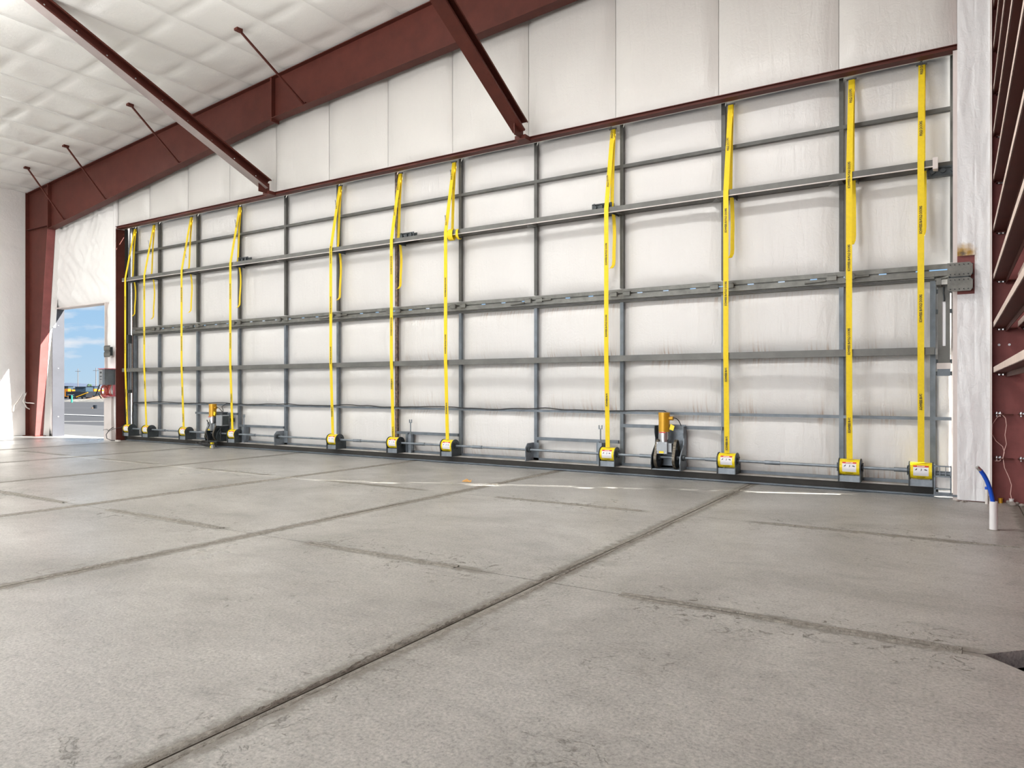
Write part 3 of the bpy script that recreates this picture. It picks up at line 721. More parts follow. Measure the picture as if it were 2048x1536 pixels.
# ratchet take-ups above the upper chord
for x, s_, lab in ((-13.66, 1, 'dark ratchet take-up on the chord beside the fourth strap from the left'), (-8.93, 1, 'dark ratchet take-up on the chord beside the rust-specked post'),
                   (-4.62, -1, 'dark ratchet take-up on the chord just left of the right operator'), (-.34, 0, 'dark ratchet take-up below the chord beside the last strap')):
    zc_ = 4.20 if s_ else 4.03
    xo = x + (.02 if s_ >= 0 else -.30); t = thing('ratchet', lab, 'ratchet', (x, 10.3, zc_), 'strap ratchets')
    MB().box(xo, xo + .34, 10.27, 10.278, zc_ - .05, zc_ + .06).box(xo, xo + .34, 10.36, 10.37, zc_ - .05, zc_ + .06).box(xo, xo + .34, 10.27, 10.37, zc_ - .056, zc_ - .05).build('housing', 'dplate', t)
    b = MB()
    for dx in (.06, .17, .28): b.cyl((xo + dx, 10.24, zc_), (xo + dx, 10.37, zc_), .03, 10)
    b.build('spool', 'dplate', t)
    MB().cyl((xo + .02, 10.255, zc_ + .05), (xo + .3, 10.255, zc_ + .03), .01, 8).cyl((xo + .05, 10.25, zc_ - .04), (xo + .05, 10.25, zc_ + .06), .012, 8).build('handle', 'dplate', t)

# =================================================================== DRUMS
DZ, DY, DR = .32, 10.225, .105
def wrap_pt(px, pz, r, x0):   # (px along x, pz along arc measured from the horizontal front) -> on the guard cylinder
    a = pz / r
    return (x0 + px, DY - r * math.cos(a), DZ + r * math.sin(a))
def wrap_mesh(me_in, r, x0, dx, dz):
    b = MB(); b.add([wrap_pt(v.co.x + dx, v.co.y + dz, r, x0) for v in me_in.vertices], [tuple(p.vertices) for p in me_in.polygons]); return b
danger = text_mesh('DANGER', .021, .0006); brand = text_mesh('SCHWEISS', .020, .0004); brand2 = text_mesh('DOORS.COM', .009, .0002)
def patch(b, x0, xc, w, zc2, h, r, n=6):
    b.grid(1, n, lambda u, v: wrap_pt(xc - w / 2 + w * u, zc2 - h / 2 + h * v, r, x0))
def drum(x, lab):
    t = thing('strap_drum', lab, 'drum', (x, DY, .135), 'strap drums along the bottom of the door')
    for s_ in (-1, 1):
        xx = x + s_ * .128
        pl = [(10.12, .135), (10.40, .135), (10.40, .32)] + [(DY + .12 * math.cos(a), DZ + .115 * math.sin(a)) for a in [PI * k / 8 for k in range(0, 9)]] + [(10.12, .25)]
        MB().prism(pl, 'x', xx - .006, xx + .006).build('side_plate', 'dplate', t)
    gd = MB().grid(1, 14, lambda u, v: wrap_pt(-.118 + .236 * u, -.125 + .285 * v, DR, x)).build('guard', 'ylab', t, fix=False)
    b = MB(); patch(b, x, 0, .165, .0, .115, DR + .0015); b.build('warning_label', 'white', gd, fix=False)
    b = MB(); patch(b, x, 0, .165, .066, .024, DR + .0022); b.build('red_band', 'redp', gd, fix=False)
    wrap_mesh(danger, DR + .003, x, 0, .066).build('danger_lettering', 'white', gd, fix=False)
    b = MB()
    for k, xc in enumerate((-.05, .0, .05)):
        n = len(b.v)
        pts = [[(-.018, -.006), (-.004, .004), (.004, .016), (.009, .014), (.006, -.004), (-.01, -.008)],
               [(-.004, -.014), (.003, -.002), (.0, .014), (.008, .012), (.01, -.004), (.002, -.016)],
               [(-.016, .006), (-.002, .008), (.016, .0), (.016, -.010), (.0, -.006), (-.014, -.002)]][k]
        b.add([wrap_pt(xc + px, .022 + pz, DR + .003, x) for px, pz in pts], [tuple(range(6))])
    b.build('pictogram', 'ink', gd, fix=False)
    b = MB(); b.v, b.f, b.sm, b.mi = [], [], [], []
    for me, dz in ((brand, -.080), (brand2, -.098)):
        b.add([wrap_pt(v.co.x * 1.0, v.co.y + dz, DR + .0015, x) for v in me.vertices], [tuple(p.vertices) for p in me.polygons])
    b.build('maker_lettering', 'ink', gd, fix=False)
    MB().cyl((x - .11, DY, DZ), (x + .11, DY, DZ), .07, 18).build('spool', 'yellow', t)
    MB().box(x - .12, x + .12, 10.14, 10.16, .135, .215).build('lower_plate', 'plate', t)
    b = MB()
    for s_ in (-1, 1):
        xx = x + s_ * .14
        b.cyl((xx - .014, DY, DZ), (xx + .014, DY, DZ), .042, 12)
        for a in (45, 135, 225, 315): b.cyl((xx, DY + .065 * math.cos(R(a)), DZ + .065 * math.sin(R(a))), (xx + s_ * .012, DY + .065 * math.cos(R(a)), DZ + .065 * math.sin(R(a))), .011, 6)
    b.build('bearing', 'dplate', t)
    return t
d0 = drum(SX[0], 'strap drum with yellow warning guard at the far left end of the door')
ddesc = ['', 'second from the left end of the door', 'first one left of the left operator', 'first one right of the left operator', 'between the left operator and the door centre',
         'under the dark rust-specked post', 'under the strap with the coiled end', 'first one left of the right operator', 'first one right of the right operator',
         'second from the right end of the door', 'beside the roller cage at the right jamb']
for i in range(1, 11): dup(d0, (SX[i], DY, .135), 'strap drum with yellow warning guard, ' + ddesc[i])
# line shafts between drums
def shaft(x0, x1, lab):
    t = MB().cyl((x0, DY, DZ), (x1, DY, DZ), .019, 12).cyl((x0 + .35, DY, DZ), (x0 + .55, DY, DZ), .028, 12)
    o = t.build('line_shaft', 'plate'); tag(o, lab, 'shaft', 'line shafts along the door bottom')
OPX = (-14.42, -3.66)
spans = [(SX[0], SX[1], 'line shaft between the two leftmost strap drums'), (SX[1], SX[2], 'line shaft between the second and third strap drums'),
         (SX[2], OPX[0] - .22, 'line shaft entering the left operator from the left'), (OPX[0] + .22, SX[3], 'line shaft leaving the left operator on the right'),
         (SX[3], SX[4], 'long line shaft right of the fourth strap drum'), (SX[4], SX[5], 'line shaft left of the rust-specked post'),
         (SX[5], SX[6], 'line shaft right of the rust-specked post'), (SX[6], SX[7], 'longest line shaft at the centre of the door'),
         (SX[7], OPX[1] - .22, 'line shaft entering the right operator from the left'), (OPX[1] + .22, SX[8], 'line shaft leaving the right operator on the right'),
         (SX[8], SX[9], 'line shaft left of the second last drum'), (SX[9], SX[10], 'line shaft between the two rightmost drums')]
for a, b_, lab in spans: shaft(a + (.155 if a in SX else 0), b_ - (.155 if b_ in SX else 0), lab)
# bearing stands
for x, lab in ((-12.27, 'dark bearing stand on the rail between the fourth and fifth drums'), (-6.06, 'dark bearing stand on the rail at the centre of the door')):
    t = thing('bearing_stand', lab, 'bearing', (x, DY, .135), 'bearing stands')
    MB().prism([(10.14, .135), (10.42, .135), (10.42, .43), (10.2, .43), (10.14, .36)], 'x', x - .02, x - .008).box(x - .02, x + .09, 10.40, 10.415, .135, .43).build('plate', 'plate', t)
    MB().cyl((x - .03, DY, DZ), (x + .03, DY, DZ), .045, 12).build('bearing', 'dplate', t)
# slender rods with forked heads
for x, lab in ((-13.52, 'slender forked rod right of the left operator'), (-8.70, 'slender forked rod right of the rust-specked post'), (-4.80, 'slender forked rod left of the right operator')):
    t = thing('latch_rod', lab, 'rod', (x, 10.33, .135), 'forked latch rods')
    MB().box(x - .035, x + .035, 10.30, 10.36, .135, .48).build('sleeve', 'plate', t)
    MB().cyl((x, 10.33, .48), (x, 10.33, .70), .011, 8).build('rod', 'plate', t)
    MB().box(x - .03, x + .03, 10.32, 10.34, .695, .71).box(x - .03, x - .018, 10.32, 10.34, .71, .76).box(x + .018, x + .03, 10.32, 10.34, .71, .76).build('fork', 'plate', t)

# =================================================================== OPERATORS
def operator(x, lab, dark):
    pm = 'dplate' if dark else 'plate'  # left operator: same bracket steel, its dim look put into a darker colour
    t = thing('door_operator', lab, 'motor', (x, 10.25, .135), 'motor operators on the door')
    MB().box(x - .20, x + .22, 10.40, 10.415, .135, .80).build('back_plate', pm, t)
    for s_, xx in ((-1, x - .215), (1, x + .225)):
        pl = [(10.415, .135), (10.415, .78), (10.26, .78), (10.27, .68), (10.30, .60), (10.29, .5), (10.20, .42), (10.13, .34), (10.11, .24), (10.14, .135)]
        MB().prism(pl, 'x', xx - .006, xx + .006).build('side_plate', 'dplate' if (dark or s_ < 0) else pm, t)
    MB().box(x - .20, x + .22, 10.13, 10.40, .135, .15).build('foot_plate', pm, t)
    mx = x - .045; my = 10.21
    MB().cyl((mx, my, .70), (mx, my, .955), .082, 24).cyl((mx, my, .955), (mx, my, .985), .086, 24).cyl((mx, my, .93), (mx, my, .94), .087, 24).build('motor', 'motor', t)
    MB().cyl((mx, my, .585), (mx, my, .70), .080, 24).cyl((mx, my, .665), (mx, my, .68), .084, 24).cyl((mx, my, .55), (mx, my, .585), .068, 24).build('motor_flange', 'silver', t)
    gb = MB().box(mx - .085, mx + .075, 10.12, 10.30, .375, .55).box(mx - .07, mx + .13, 10.16, 10.28, .40, .53).build('gearbox', 'gear', t)
    b = MB()
    for a_ in (-.07, .06):
        for z_ in (.39, .535): b.cyl((mx + a_, 10.12, z_), (mx + a_, 10.113, z_), .008, 6)
    b.build('bolt', 'silver', gb)
    MB().box(mx - .045, mx + .025, 10.1155, 10.119, .385, .415).build('yellow_label', 'ylab', gb)
    MB().box(mx - .05, mx + .05, 10.126, 10.13, .683, .697).build('red_stripe', 'redp', t)
    for xs_ in (x - .145, x + .135):
        MB().cyl((xs_ - .012, 10.235, DZ - .02), (xs_ + .012, 10.235, DZ - .02), .135, 28).cyl((xs_ - .04, 10.235, DZ - .02), (xs_ + .04, 10.235, DZ - .02), .04, 16).build('sprocket', 'dplate', t)
        MB().cyl((xs_ - .012, 10.235, .52), (xs_ + .012, 10.235, .52), .05, 16).build('small_sprocket', 'dplate', t)
        # chain loop around both sprockets
        c1, r1, c2, r2 = (10.235, DZ - .02), .145, (10.235, .52), .058
        al = math.asin((r1 - r2) / (c2[1] - c1[1])); pts = []
        for k in range(26):
            a = PI - al + (PI + 2 * al) * k / 25; pts.append((c1[0] + r1 * math.cos(a), c1[1] + r1 * math.sin(a)))
        for k in range(12):
            a = -al + (PI + 2 * al) * k / 11
            a = al + (PI - 2 * al) * k / 11; pts.append((c2[0] + r2 * math.cos(a), c2[1] + r2 * math.sin(a)))
        pts.append(pts[0]); links = []
        P = [Vector((0, a, b2)) for a, b2 in pts]; seg = 0.; step = .019; b = MB()
        for q0, q1 in zip(P, P[1:]):
            Ls = (q1 - q0).length; dd = (q1 - q0).normalized()
            while seg < Ls:
                c = q0 + dd * seg
                b.bar(Vector((xs_, c.y, c.z)) - dd * .0075, Vector((xs_, c.y, c.z)) + dd * .0075, .042, .016, up=Vector((0, -dd.z, dd.y)))
                seg += step
            seg -= Ls
        ch = b.build('roller_chain', 'chain', t, fix=False); ch['kind'] = 'stuff'
    MB().cyl((x - .22, 10.225, DZ), (x + .23, 10.225, DZ), .02, 12).build('drive_shaft', 'plate', t)
    MB().cyl((x + .231, DY, DZ), (x + .27, DY, DZ), .045, 12).build('bearing', 'dplate', t)
    MB().cyl((mx + .08, my, .90), (mx + .14, my, .90), .03, 12).build('junction_box', 'motor', t)
    MB().tube([(mx + .13, my, .91), (mx + .18, my + .02, .90), (mx + .21, my + .05, .86), (mx + .225, my + .1, .79)], .007, 6).build('lead', 'black', t)
    MB().prism([(mx + .10, .74), (mx + .16, .72), (mx + .18, .79), (mx + .12, .82)], 'y', my - .06, my - .055).build('hang_tag', 'ylab', t)
    return t
operator(OPX[0], 'dark chain drive operator with gold motor and control box, left part of door', True)
operator(OPX[1], 'chain drive operator with gold motor between two chain wheels, right part of door', False)
# control box beside left operator
t = thing('motor_control_box', 'small grey electrical box on a bracket just right of the left motor', 'box', (-14.0, 10.2, .55))
MB().box(-14.16, -13.96, 10.08, 10.28, .50, .74).build('enclosure', 'gear', t)
MB().box(-13.958, -13.95, 10.10, 10.26, .52, .72).build('cover', 'dplate', t)
MB().box(-14.14, -13.98, 10.28, 10.43, .58, .66).build('bracket', 'dplate', t)
MB().tube([(-14.06, 10.18, .74), (-14.05, 10.18, .85), (-14.12, 10.2, .93), (-14.02, 10.25, 1.0), (-13.95, 10.38, .985)], .008, 6).tube([(-14.1, 10.14, .5), (-14.08, 10.14, .35), (-14.1, 10.15, .16)], .007, 6).build('conduit', 'black', t)
# cable coil on the floor in front of left operator
cb = MB(); random.seed(3)
for k in range(9):
    cx_, cy_ = -14.33 + random.uniform(-.09, .09), 9.98 + random.uniform(-.05, .05); r0 = random.uniform(.13, .2); ti = random.uniform(-.5, .5); hz = random.uniform(.06, .13)
    cb.tube([(cx_ + r0 * math.cos(a * PI / 9), cy_ + r0 * .7 * math.sin(a * PI / 9), max(.012, hz + ti * r0 * math.sin(a * PI / 9 + k) * .8)) for a in range(19)], .009, 6)
cc = thing('cable_coil', 'tangled coil of black cable with a yellow plug lying on the floor', 'cable', (-14.33, 9.98, 0))
cb.build('cable_loops', 'black', cc, fix=False)
MB().box(-14.16, -14.09, 9.93, 9.98, .02, .13).box(-14.12, -14.05, 9.90, 9.95, .01, .07).build('yellow_plug', 'ylab', cc)
MB().box(-14.06, -13.99, 9.88, 9.93, .01, .09).build('metal_connector', 'silver', cc)
MB().tube([(-14.52, 10.1, .62), (-14.42, 10.09, .5), (-14.5, 10.07, .36), (-14.42, 10.05, .22), (-14.36, 10.0, .1)], .012, 6).build('drop_cable', 'black', cc)

# wavy power cable on the thin girt
cb = MB(); pts = []; x = -18.0; k = 0
while x < -3.75:
    pts.append((x, 10.415, .995 + .018 * math.sin(x * 2.9) * (.4 + abs(nz(x * .8, 2.)) * 2) + .012 * nz(x * 3, 7.)))
    x += .09
pts = [(-18.02, 10.40, .40), (-18.06, 10.40, .62), (-18.04, 10.41, .9), (-18.0, 10.415, .985)] + pts[1:] + [(-3.72, 10.40, .97), (-3.68, 10.35, .95)]
cb.tube(pts, .0085, 6)
tag(cb.build('power_cable', 'black', fix=False), 'thin black power cable running wavy along the lower door girt', 'cable')

# =================================================================== RIGHT END HARDWARE
t = thing('slotted_arm', 'grey steel arm with a long vertical slot at the right end of the door', 'arm', (-.14, 10.3, 1.5))
b = MB().box(-.205, -.158, 10.30, 10.34, 1.66, 2.63).box(-.122, -.075, 10.30, 10.34, 1.66, 2.63).box(-.158, -.122, 10.30, 10.34, 1.66, 1.87).box(-.158, -.122, 10.30, 10.34, 2.42, 2.63)
b.build('slotted_plate', 'chord', t)
MB().box(-.158, -.122, 10.312, 10.33, 1.87, 2.42).build('slot_backing', 'white', t)
MB().box(-.215, -.065, 10.29, 10.36, 1.585, 1.66).build('pale_band', 'wjamb', t)
MB().box(-.21, -.07, 10.295, 10.345, 1.50, 1.585).build('foot_block', 'steelb', t)
for x_ in (-.215, -.065):
    for z_ in (1.53, 1.68, 2.3, 2.55): MB().box(x_ - .012, x_ + .012, 10.30, 10.36, z_ - .025, z_ + .025).build('side_lug', 'dplate', t)
MB().tube([(-.14, 10.29, 2.60), (-.145, 10.285, 2.52), (-.135, 10.285, 2.45), (-.14, 10.29, 2.42)], .008, 6).build('spring', 'dplate', t)
def bracket(x0, x1, z0, z1, lab):
    s_ = 1 if x1 > x0 else -1
    t = thing('hinge_bracket', lab, 'bracket', ((x0 + x1) / 2, 10.05, z0), 'jamb brackets')
    zm = (z0 + z1) / 2
    for a_, b_ in ((z0, zm - .01), (zm + .005, z1)):
        pl = [(x0, a_ + .02), (x0 + s_ * .04, a_), (x1 - s_ * .02, a_), (x1, a_ + .04), (x1, b_ - .03), (x1 - s_ * .03, b_), (x0, b_)]
        pt_ = MB().prism(pl, 'y', 9.98, 9.992).build('plate', 'hinge', t)
        bb = MB()
        for k in range(6):
            for zz in (a_ + .025, b_ - .025):
                bb.cyl((x0 + s_ * (.03 + k * .045), 9.979, zz), (x0 + s_ * (.03 + k * .045), 9.972, zz), .007, 6)
        bb.build('bolt', 'black', pt_)
    MB().box(min(x0, x1) + .02, max(x0, x1) - .02, 9.992, 10.07, zm - .012, zm + .006).build('shelf', 'dplate', t)
    MB().box(min(x0, x1) + .015, min(x0, x1) + .03, 9.992, 10.07, z0 + .02, z1 - .02).box(max(x0, x1) - .04, max(x0, x1) - .025, 9.992, 10.07, z0 + .04, z1 - .04).build('gusset', 'dplate', t)
    return t
tb = bracket(-.10, .155, 2.50, 2.84, 'rusty bolted grey hinge bracket over the torn wrap right of the door')
MB().cyl((-.22, 10.10, 2.67), (-.05, 10.0, 2.69), .018, 10).box(-.215, -.165, 10.05, 10.30, 2.60, 2.68).box(-.24, -.1, 10.02, 10.36, 2.70, 2.755).build('hinge_arm', 'hinge', tb)
bracket(-18.34, -18.62, 2.14, 2.44, 'grey hinge bracket on the wall between the side doorway and the door')
# roller cages
def cage(x0, x1, lab):
    t = thing('roller_cage', lab, 'cage', ((x0 + x1) / 2, 10.2, .0), 'roller cages')
    for x_ in (x0, x1): MB().box(x_ - .008, x_ + .008, 10.13, 10.28, .06, .40).build('side_plate', 'plate', t)
    for z_ in (.395, .27, .12, .07): MB().box(x0, x1, 10.13, 10.15, z_ - .008, z_ + .008).build('cross_bar', 'plate', t)
    MB().box(x0 + .05, x0 + .058, 10.13, 10.14, .27, .395).box(x1 - .058, x1 - .05, 10.13, 10.14, .27, .395).build('bar', 'plate', t)
    MB().cyl((x0, 10.22, .30), (x1, 10.22, .30), .03, 12).build('roller', 'plate', t)
    MB().box(x0, x1, 10.17, 10.175, .13, .27).build('back_sheet', 'vin_door', t)
    MB().box(x0 - .01, x1 + .09, 10.12, 10.29, .035, .06).build('base_plate', 'steelb', t)
cage(-.235, -.065, 'small steel roller cage at the right foot of the door')
# left end lower assembly
t = thing('slotted_arm', 'dark steel arm with lugs at the left end of the door', 'arm', (-18.12, 10.3, 1.3))
MB().box(-18.14, -18.08, 10.33, 10.37, 1.25, 2.66).build('slotted_plate', 'steelb', t)
MB().box(-18.17, -18.05, 10.31, 10.38, 1.22, 1.30).box(-18.16, -18.06, 10.31, 10.38, 2.5, 2.72).build('side_lug', 'dplate', t)

# =================================================================== SMALL THINGS
# control panel by the left jamb
t = thing('electrical_box', 'grey electrical control box by the left jamb above the red wire coil', 'box', (-18.5, 10.0, 1.43))
MB().box(-18.62, -18.36, 9.86, 10.12, 1.43, 1.83).build('enclosure', 'steelb', t)
MB().box(-18.615, -18.44, 9.852, 9.86, 1.44, 1.82).build('front_cover', 'gear', t)
b = MB()
for z_, h_ in ((1.72, .05), (1.63, .03), (1.56, .02)): MB().box(-18.56, -18.48, 9.848, 9.852, z_, z_ + h_).build('switch_plate', 'dplate', t)
MB().box(-18.64, -18.32, 9.84, 10.13, 1.83, 1.85).build('top_strip', 'pinktape', t)
t = thing('wire_coil', 'coil of reddish wires hanging under the electrical box', 'wire', (-18.5, 10.0, 1.1))
b = MB(); random.seed(5)
for k in range(8):
    r0 = .09 + .012 * k; cx_ = -18.6 + random.uniform(-.03, .03)
    b.tube([(cx_ + r0 * math.cos(a * PI / 10), 9.93 + .01 * k, 1.27 + r0 * math.sin(a * PI / 10)) for a in range(21)], .008, 6)
b.build('wire_loops', 'redwire', t, fix=False)
b = MB()
for k in range(6):
    x_ = -18.50 + .03 * k; b.tube([(x_, 10.02, 1.43), (x_ + random.uniform(-.04, .04), 10.0, 1.33), (x_ + random.uniform(-.05, .05), 9.98, 1.22), (x_, 10.05, 1.16)], .009, 6)
b.build('loose_wire', 'redwire', t, fix=False)
MB().box(-18.66, -18.32, 9.95, 10.12, 1.135, 1.155).box(-18.36, -18.335, 10.07, 10.12, 1.15, 1.43).build('red_support', 'pinktape', t)
tag(MB().cyl((-18.86, 9.9, 1.16), (-18.62, 9.9, 1.50), .014, 8).cyl((-18.78, 9.92, 1.21), (-18.63, 9.92, 1.09), .014, 8).build('black_rod', 'black'), 'two black rods sticking out left of the wire coil', 'rod')
b = MB()
b.tube([(-18.30, 10.05, .35), (-18.36, 9.98, .28), (-18.45, 9.95, .16), (-18.42, 9.95, .06), (-18.25, 9.98, .015), (-18.12, 10.05, .015)], .009, 6)
b.tube([(-18.78, 10.05, .26), (-18.6, 10.04, .29), (-18.45, 10.02, .24), (-18.3, 10.04, .3), (-18.15, 10.15, .34), (-18.07, 10.25, .42)], .006, 6)
tag(b.build('loose_cable', 'black', fix=False), 'loose grey black cable curling at the left foot of the door', 'cable')
tag(MB().box(-18.13, -17.98, 10.0, 10.06, 0, .03).build('paper_scrap', 'cord'), 'small pale scrap on the floor by the left end of the door', 'scrap')
# white cord on left wall near the column foot
b = MB()
b.tube([(-22.34, 9.9, 2.0), (-22.32, 9.88, 1.7), (-22.33, 9.85, 1.35), (-22.31, 9.78, 1.15), (-22.3, 9.72, .98), (-22.29, 9.80, .80), (-22.28, 9.92, .72), (-22.28, 9.98, .80)], .016, 6)
b.tube([(-22.3, 9.72, .98), (-22.28, 9.80, .93), (-22.1, 9.80, .93), (-21.85, 9.80, .92)], .013, 6)
b.tube([(-22.31, 9.72, 1.2), (-22.3, 9.6, 1.0), (-22.31, 9.5, .85), (-22.32, 9.48, .7)], .012, 6)
tag(b.build('white_cord', 'cord', fix=False), 'knotted white cord hanging on the left wall beside the maroon column', 'cord')
# pipe stub with blue hose
p = at_z(1987, 1060, 0)
t = thing('pipe_stub', 'white plastic pipe stub standing out of the floor at the right', 'pipe', (p.x, p.y, 0))
b = MB(); n = 20; b.cyl((p.x, p.y, 0), (p.x, p.y, .272), .034, n, caps=False); b.cyl((p.x, p.y, .272), (p.x, p.y, .1), .029, n, caps=False)
b.add([(p.x + r_ * math.cos(2 * PI * i / n), p.y + r_ * math.sin(2 * PI * i / n), .272) for r_ in (.034, .029) for i in range(n)], [(i, (i + 1) % n, n + (i + 1) % n, n + i) for i in range(n)])
b.build('pipe', 'pvc', t, fix=False)
MB().cyl((p.x, p.y, 0), (p.x, p.y, .006), .055, 14, .04).build('mortar_ring', 'slurry', t)
rt = Vector((math.cos(YAW), math.sin(YAW), 0))
def hp(u, v): k = (u - 1987) * 6.77 / FPX; return Vector((p.x, p.y, 0)) + rt * k + Vector((0, 0, CAMH - (v - 776) * 6.77 / FPX))
hs = [(1988, 1028), (1986, 1006), (1984, 995), (1980, 978), (1974, 962), (1967, 949), (1961, 941)]
t2 = thing('blue_hose', 'bright blue hose with a metal end bending out of the pipe stub', 'hose', (p.x, p.y, .1))
MB().tube([hp(*q) for q in hs], .019, 12).build('hose', 'blue', t2)
MB().tube([hp(1961, 941), hp(1954, 934)], .017, 12).build('metal_end', 'silver', t2)
tag(t2, None)
q = at_z(1975, 1009, 0); q.y = 9.96; q.x = .292
t = thing('thin_pipe', 'thin clear pipe with blue collar in front of the column wrap', 'pipe', (q.x, q.y, 0))
MB().cyl((q.x, q.y, 0), (q.x, q.y, .17), .017, 12).build('pipe', 'cord', t); MB().cyl((q.x, q.y, .17), (q.x, q.y, .20), .02, 12).build('collar', 'blue', t)
MB().cyl((q.x + .006, q.y + .05, .0), (q.x + .006, q.y + .05, .09), .02, 12).build('pipe', 'silver', t)
# pink wire hanging from the clips
def wv(pts, name='wire'):
    return [at_y(u, v, 10.13) for u, v in pts]
b = MB()
b.tube(wv([(2003, 828), (1994, 835), (1985, 848), (1984, 868), (1992, 882), (2005, 893), (2009, 905), (2006, 915)]), .0045, 6)
b.tube(wv([(2003, 828), (2011, 836), (2013, 850), (2010, 870), (2013, 888), (2008, 903), (2006, 915), (1999, 922), (1990, 922)]), .0045, 6)
b.tube(wv([(2006, 915), (2009, 935), (2018, 955), (2023, 970), (2021, 988), (2024, 1001)]), .0045, 6)
tag(b.build('pink_wire', 'pink', fix=False), 'thin pink wire looped from a clip down the maroon column', 'wire')
# pipe stubs and rubble at the foot of the maroon column
for u_, m_, lab in ((2001, 'motor', 'small brass coloured stub at the foot of the maroon column'), (2023, 'pvc', 'small white pipe cap at the end of the pink wire')):
    q = at_y(u_, 1003, 10.14)
    tag(MB().cyl((q.x, q.y, 0), (q.x, q.y, .05), .022, 12).cyl((q.x, q.y, .05), (q.x, q.y, .058), .026, 12).build('capped_stub', m_), lab, 'cap')
random.seed(11)
b = MB()
for k in range(26):
    x_ = random.uniform(.5, .93); y_ = random.uniform(9.95, 10.16); r_ = random.uniform(.012, .04)
    b.sphere((x_, y_, r_ * .4), r_, 7, 4, (1, .8, .6))
for k in range(14):
    x_ = random.uniform(-.02, .1); y_ = random.uniform(9.97, 10.07); r_ = random.uniform(.006, .018)
    b.sphere((x_, y_, r_ * .4), r_, 6, 4, (1, .8, .6))
tag(b.build('rubble', 'rubble', fix=False), 'crumbs of grey rubble along the foot of the maroon column', 'rubble', kind='stuff')
# dry leaf
q = at_z(935, 964, 0)
b = MB(); b.grid(6, 4, lambda u, v: (q.x - .08 + .16 * u, q.y - .03 + .06 * v * (1 - abs(2 * u - 1) ** 2 * .7), .004 + .03 * math.sin(u * 5) ** 2 * v + .01 * v))
tag(b.build('dry_leaf', 'leaf', fix=False), 'small curled brown leaf on the floor before the door centre', 'leaf')

# =================================================================== OUTSIDE
def gz(y): return -.03 - .62 * min(1, max(0, (y - 10.7) / 90))
gr = MB()
ys = [-400, -60, -9.3, 10.62, 12, 20, 40, 70, 100, 200, 600, 3500]
for y0, y1 in zip(ys, ys[1:]):
    if y0 == -9.3: continue
    gr.add([(-3500, y0, gz(y0)), (1500, y0, gz(y0)), (1500, y1, gz(y1)), (-3500, y1, gz(y1))], [(0, 1, 2, 3)])
gr.add([(-3500, -9.3, -.03), (-22.6, -9.3, -.03), (-22.6, 10.62, -.03), (-3500, 10.62, -.03)], [(0, 1, 2, 3)])
gr.add([(1.7, -9.3, -.03), (1500, -9.3, -.03), (1500, 10.62, -.03), (1.7, 10.62, -.03)], [(0, 1, 2, 3)])
gr = tag(gr.build('ground', 'asphalt', fix=False), 'grey paved lot outside the side doorway', 'ground', kind='structure')
ap = MB().prism([(10.62, -.02), (14.2, gz(14.2) + .02), (14.2, gz(14.2) - .2), (10.62, -.2)], 'x', -60, 5).build('apron', 'apron'); tag(ap, 'pale concrete apron just outside the side doorway', 'pavement', kind='structure')
def lot_line(u0, v0, u1, v1, w, lab):
    def g_(u, v):
        p = at_z(u, v, -.1)
        for _ in range(6): p = at_z(u, v, gz(p.y) + .01)
        return p
    a, b_ = g_(u0, v0), g_(u1, v1); d = (b_ - a).normalized(); a = a - d * 12; b_ = b_ + d * 12; a.z = gz(a.y); b_.z = gz(b_.y)
    tag(MB().bar(a + Vector((0, 0, .02)), b_ + Vector((0, 0, .02)), w, .02).build('lot_line', 'lotline'), lab, 'line')
lot_line(120, 829, 222, 833, .55, 'white painted line on the paving nearest the doorway, bolder one')
lot_line(120, 843, 222, 843, .12, 'faint pale line on the paving below the bold white one')
def outp(u, t, z): return at_t(u, t, z)
F3 = Vector((-math.sin(YAW), math.cos(YAW), 0)); R3 = Vector((math.cos(YAW), math.sin(YAW), 0))
def ob(b, c, r0, r1, f0, f1, z0, z1):   # box laid out along the machine's own axes (right, forward, up)
    vs = [c + R3 * r + F3 * f + Vector((0, 0, z)) for z in (z0, z1) for f in (f0, f1) for r in (r0, r1)]
    b.add(vs, [(0, 2, 3, 1), (4, 5, 7, 6), (0, 1, 5, 4), (2, 6, 7, 3), (0, 4, 6, 2), (1, 3, 7, 5)]); return b
def skid(u, t, lab):
    c = outp(u, t, 0); c.z = gz(c.y) ; th = thing('skid_steer', lab, 'loader', tuple(c), 'orange compact loaders')
    b = MB(); ob(b, c, -.75, .75, 0, 2.2, .35, 1.25); b.build('engine_body', 'mblack', th)
    b = MB(); ob(b, c, -.42, .42, -.1, 0, .4, 1.15); gr_ = b.build('rear_door', 'mblack', th)
    b = MB(); ob(b, c, -.22, .22, -.13, -.1, .95, 1.1); b.build('plate', 'white', gr_)
    for s_ in (-1, 1):
        b = MB(); a0, a1 = sorted((s_ * .45, s_ * 1.0)); ob(b, c, a0, a1, -.3, .5, .3, 1.6); b.build('lift_arm_tower', 'orange', th)
        b = MB(); a0, a1 = sorted((s_ * .62, s_ * .95)); ob(b, c, a0, a1, .9, 2.6, 1.2, 1.45); b.build('lift_arm', 'orange', th)
        for f_ in (1.0, 2.1):
            q0 = c + R3 * (s_ * .7) + F3 * f_ + Vector((0, 0, .4)); MB().cyl(q0, q0 + R3 * (s_ * .35), .4, 14).build('wheel', 'rubber', th)
    b = MB(); ob(b, c, -.5, .5, .6, 1.9, 1.25, 1.95); b.build('cab', 'glass', th)
    b = MB(); ob(b, c, -.55, .55, .5, 2.0, 1.95, 2.05); b.build('cab_roof', 'mblack', th)
skid(178.5, 118, 'orange and black skid steer loader seen from behind, right of the truck')
skid(126, 118, 'orange and black skid steer loader at the left edge of the doorway view')
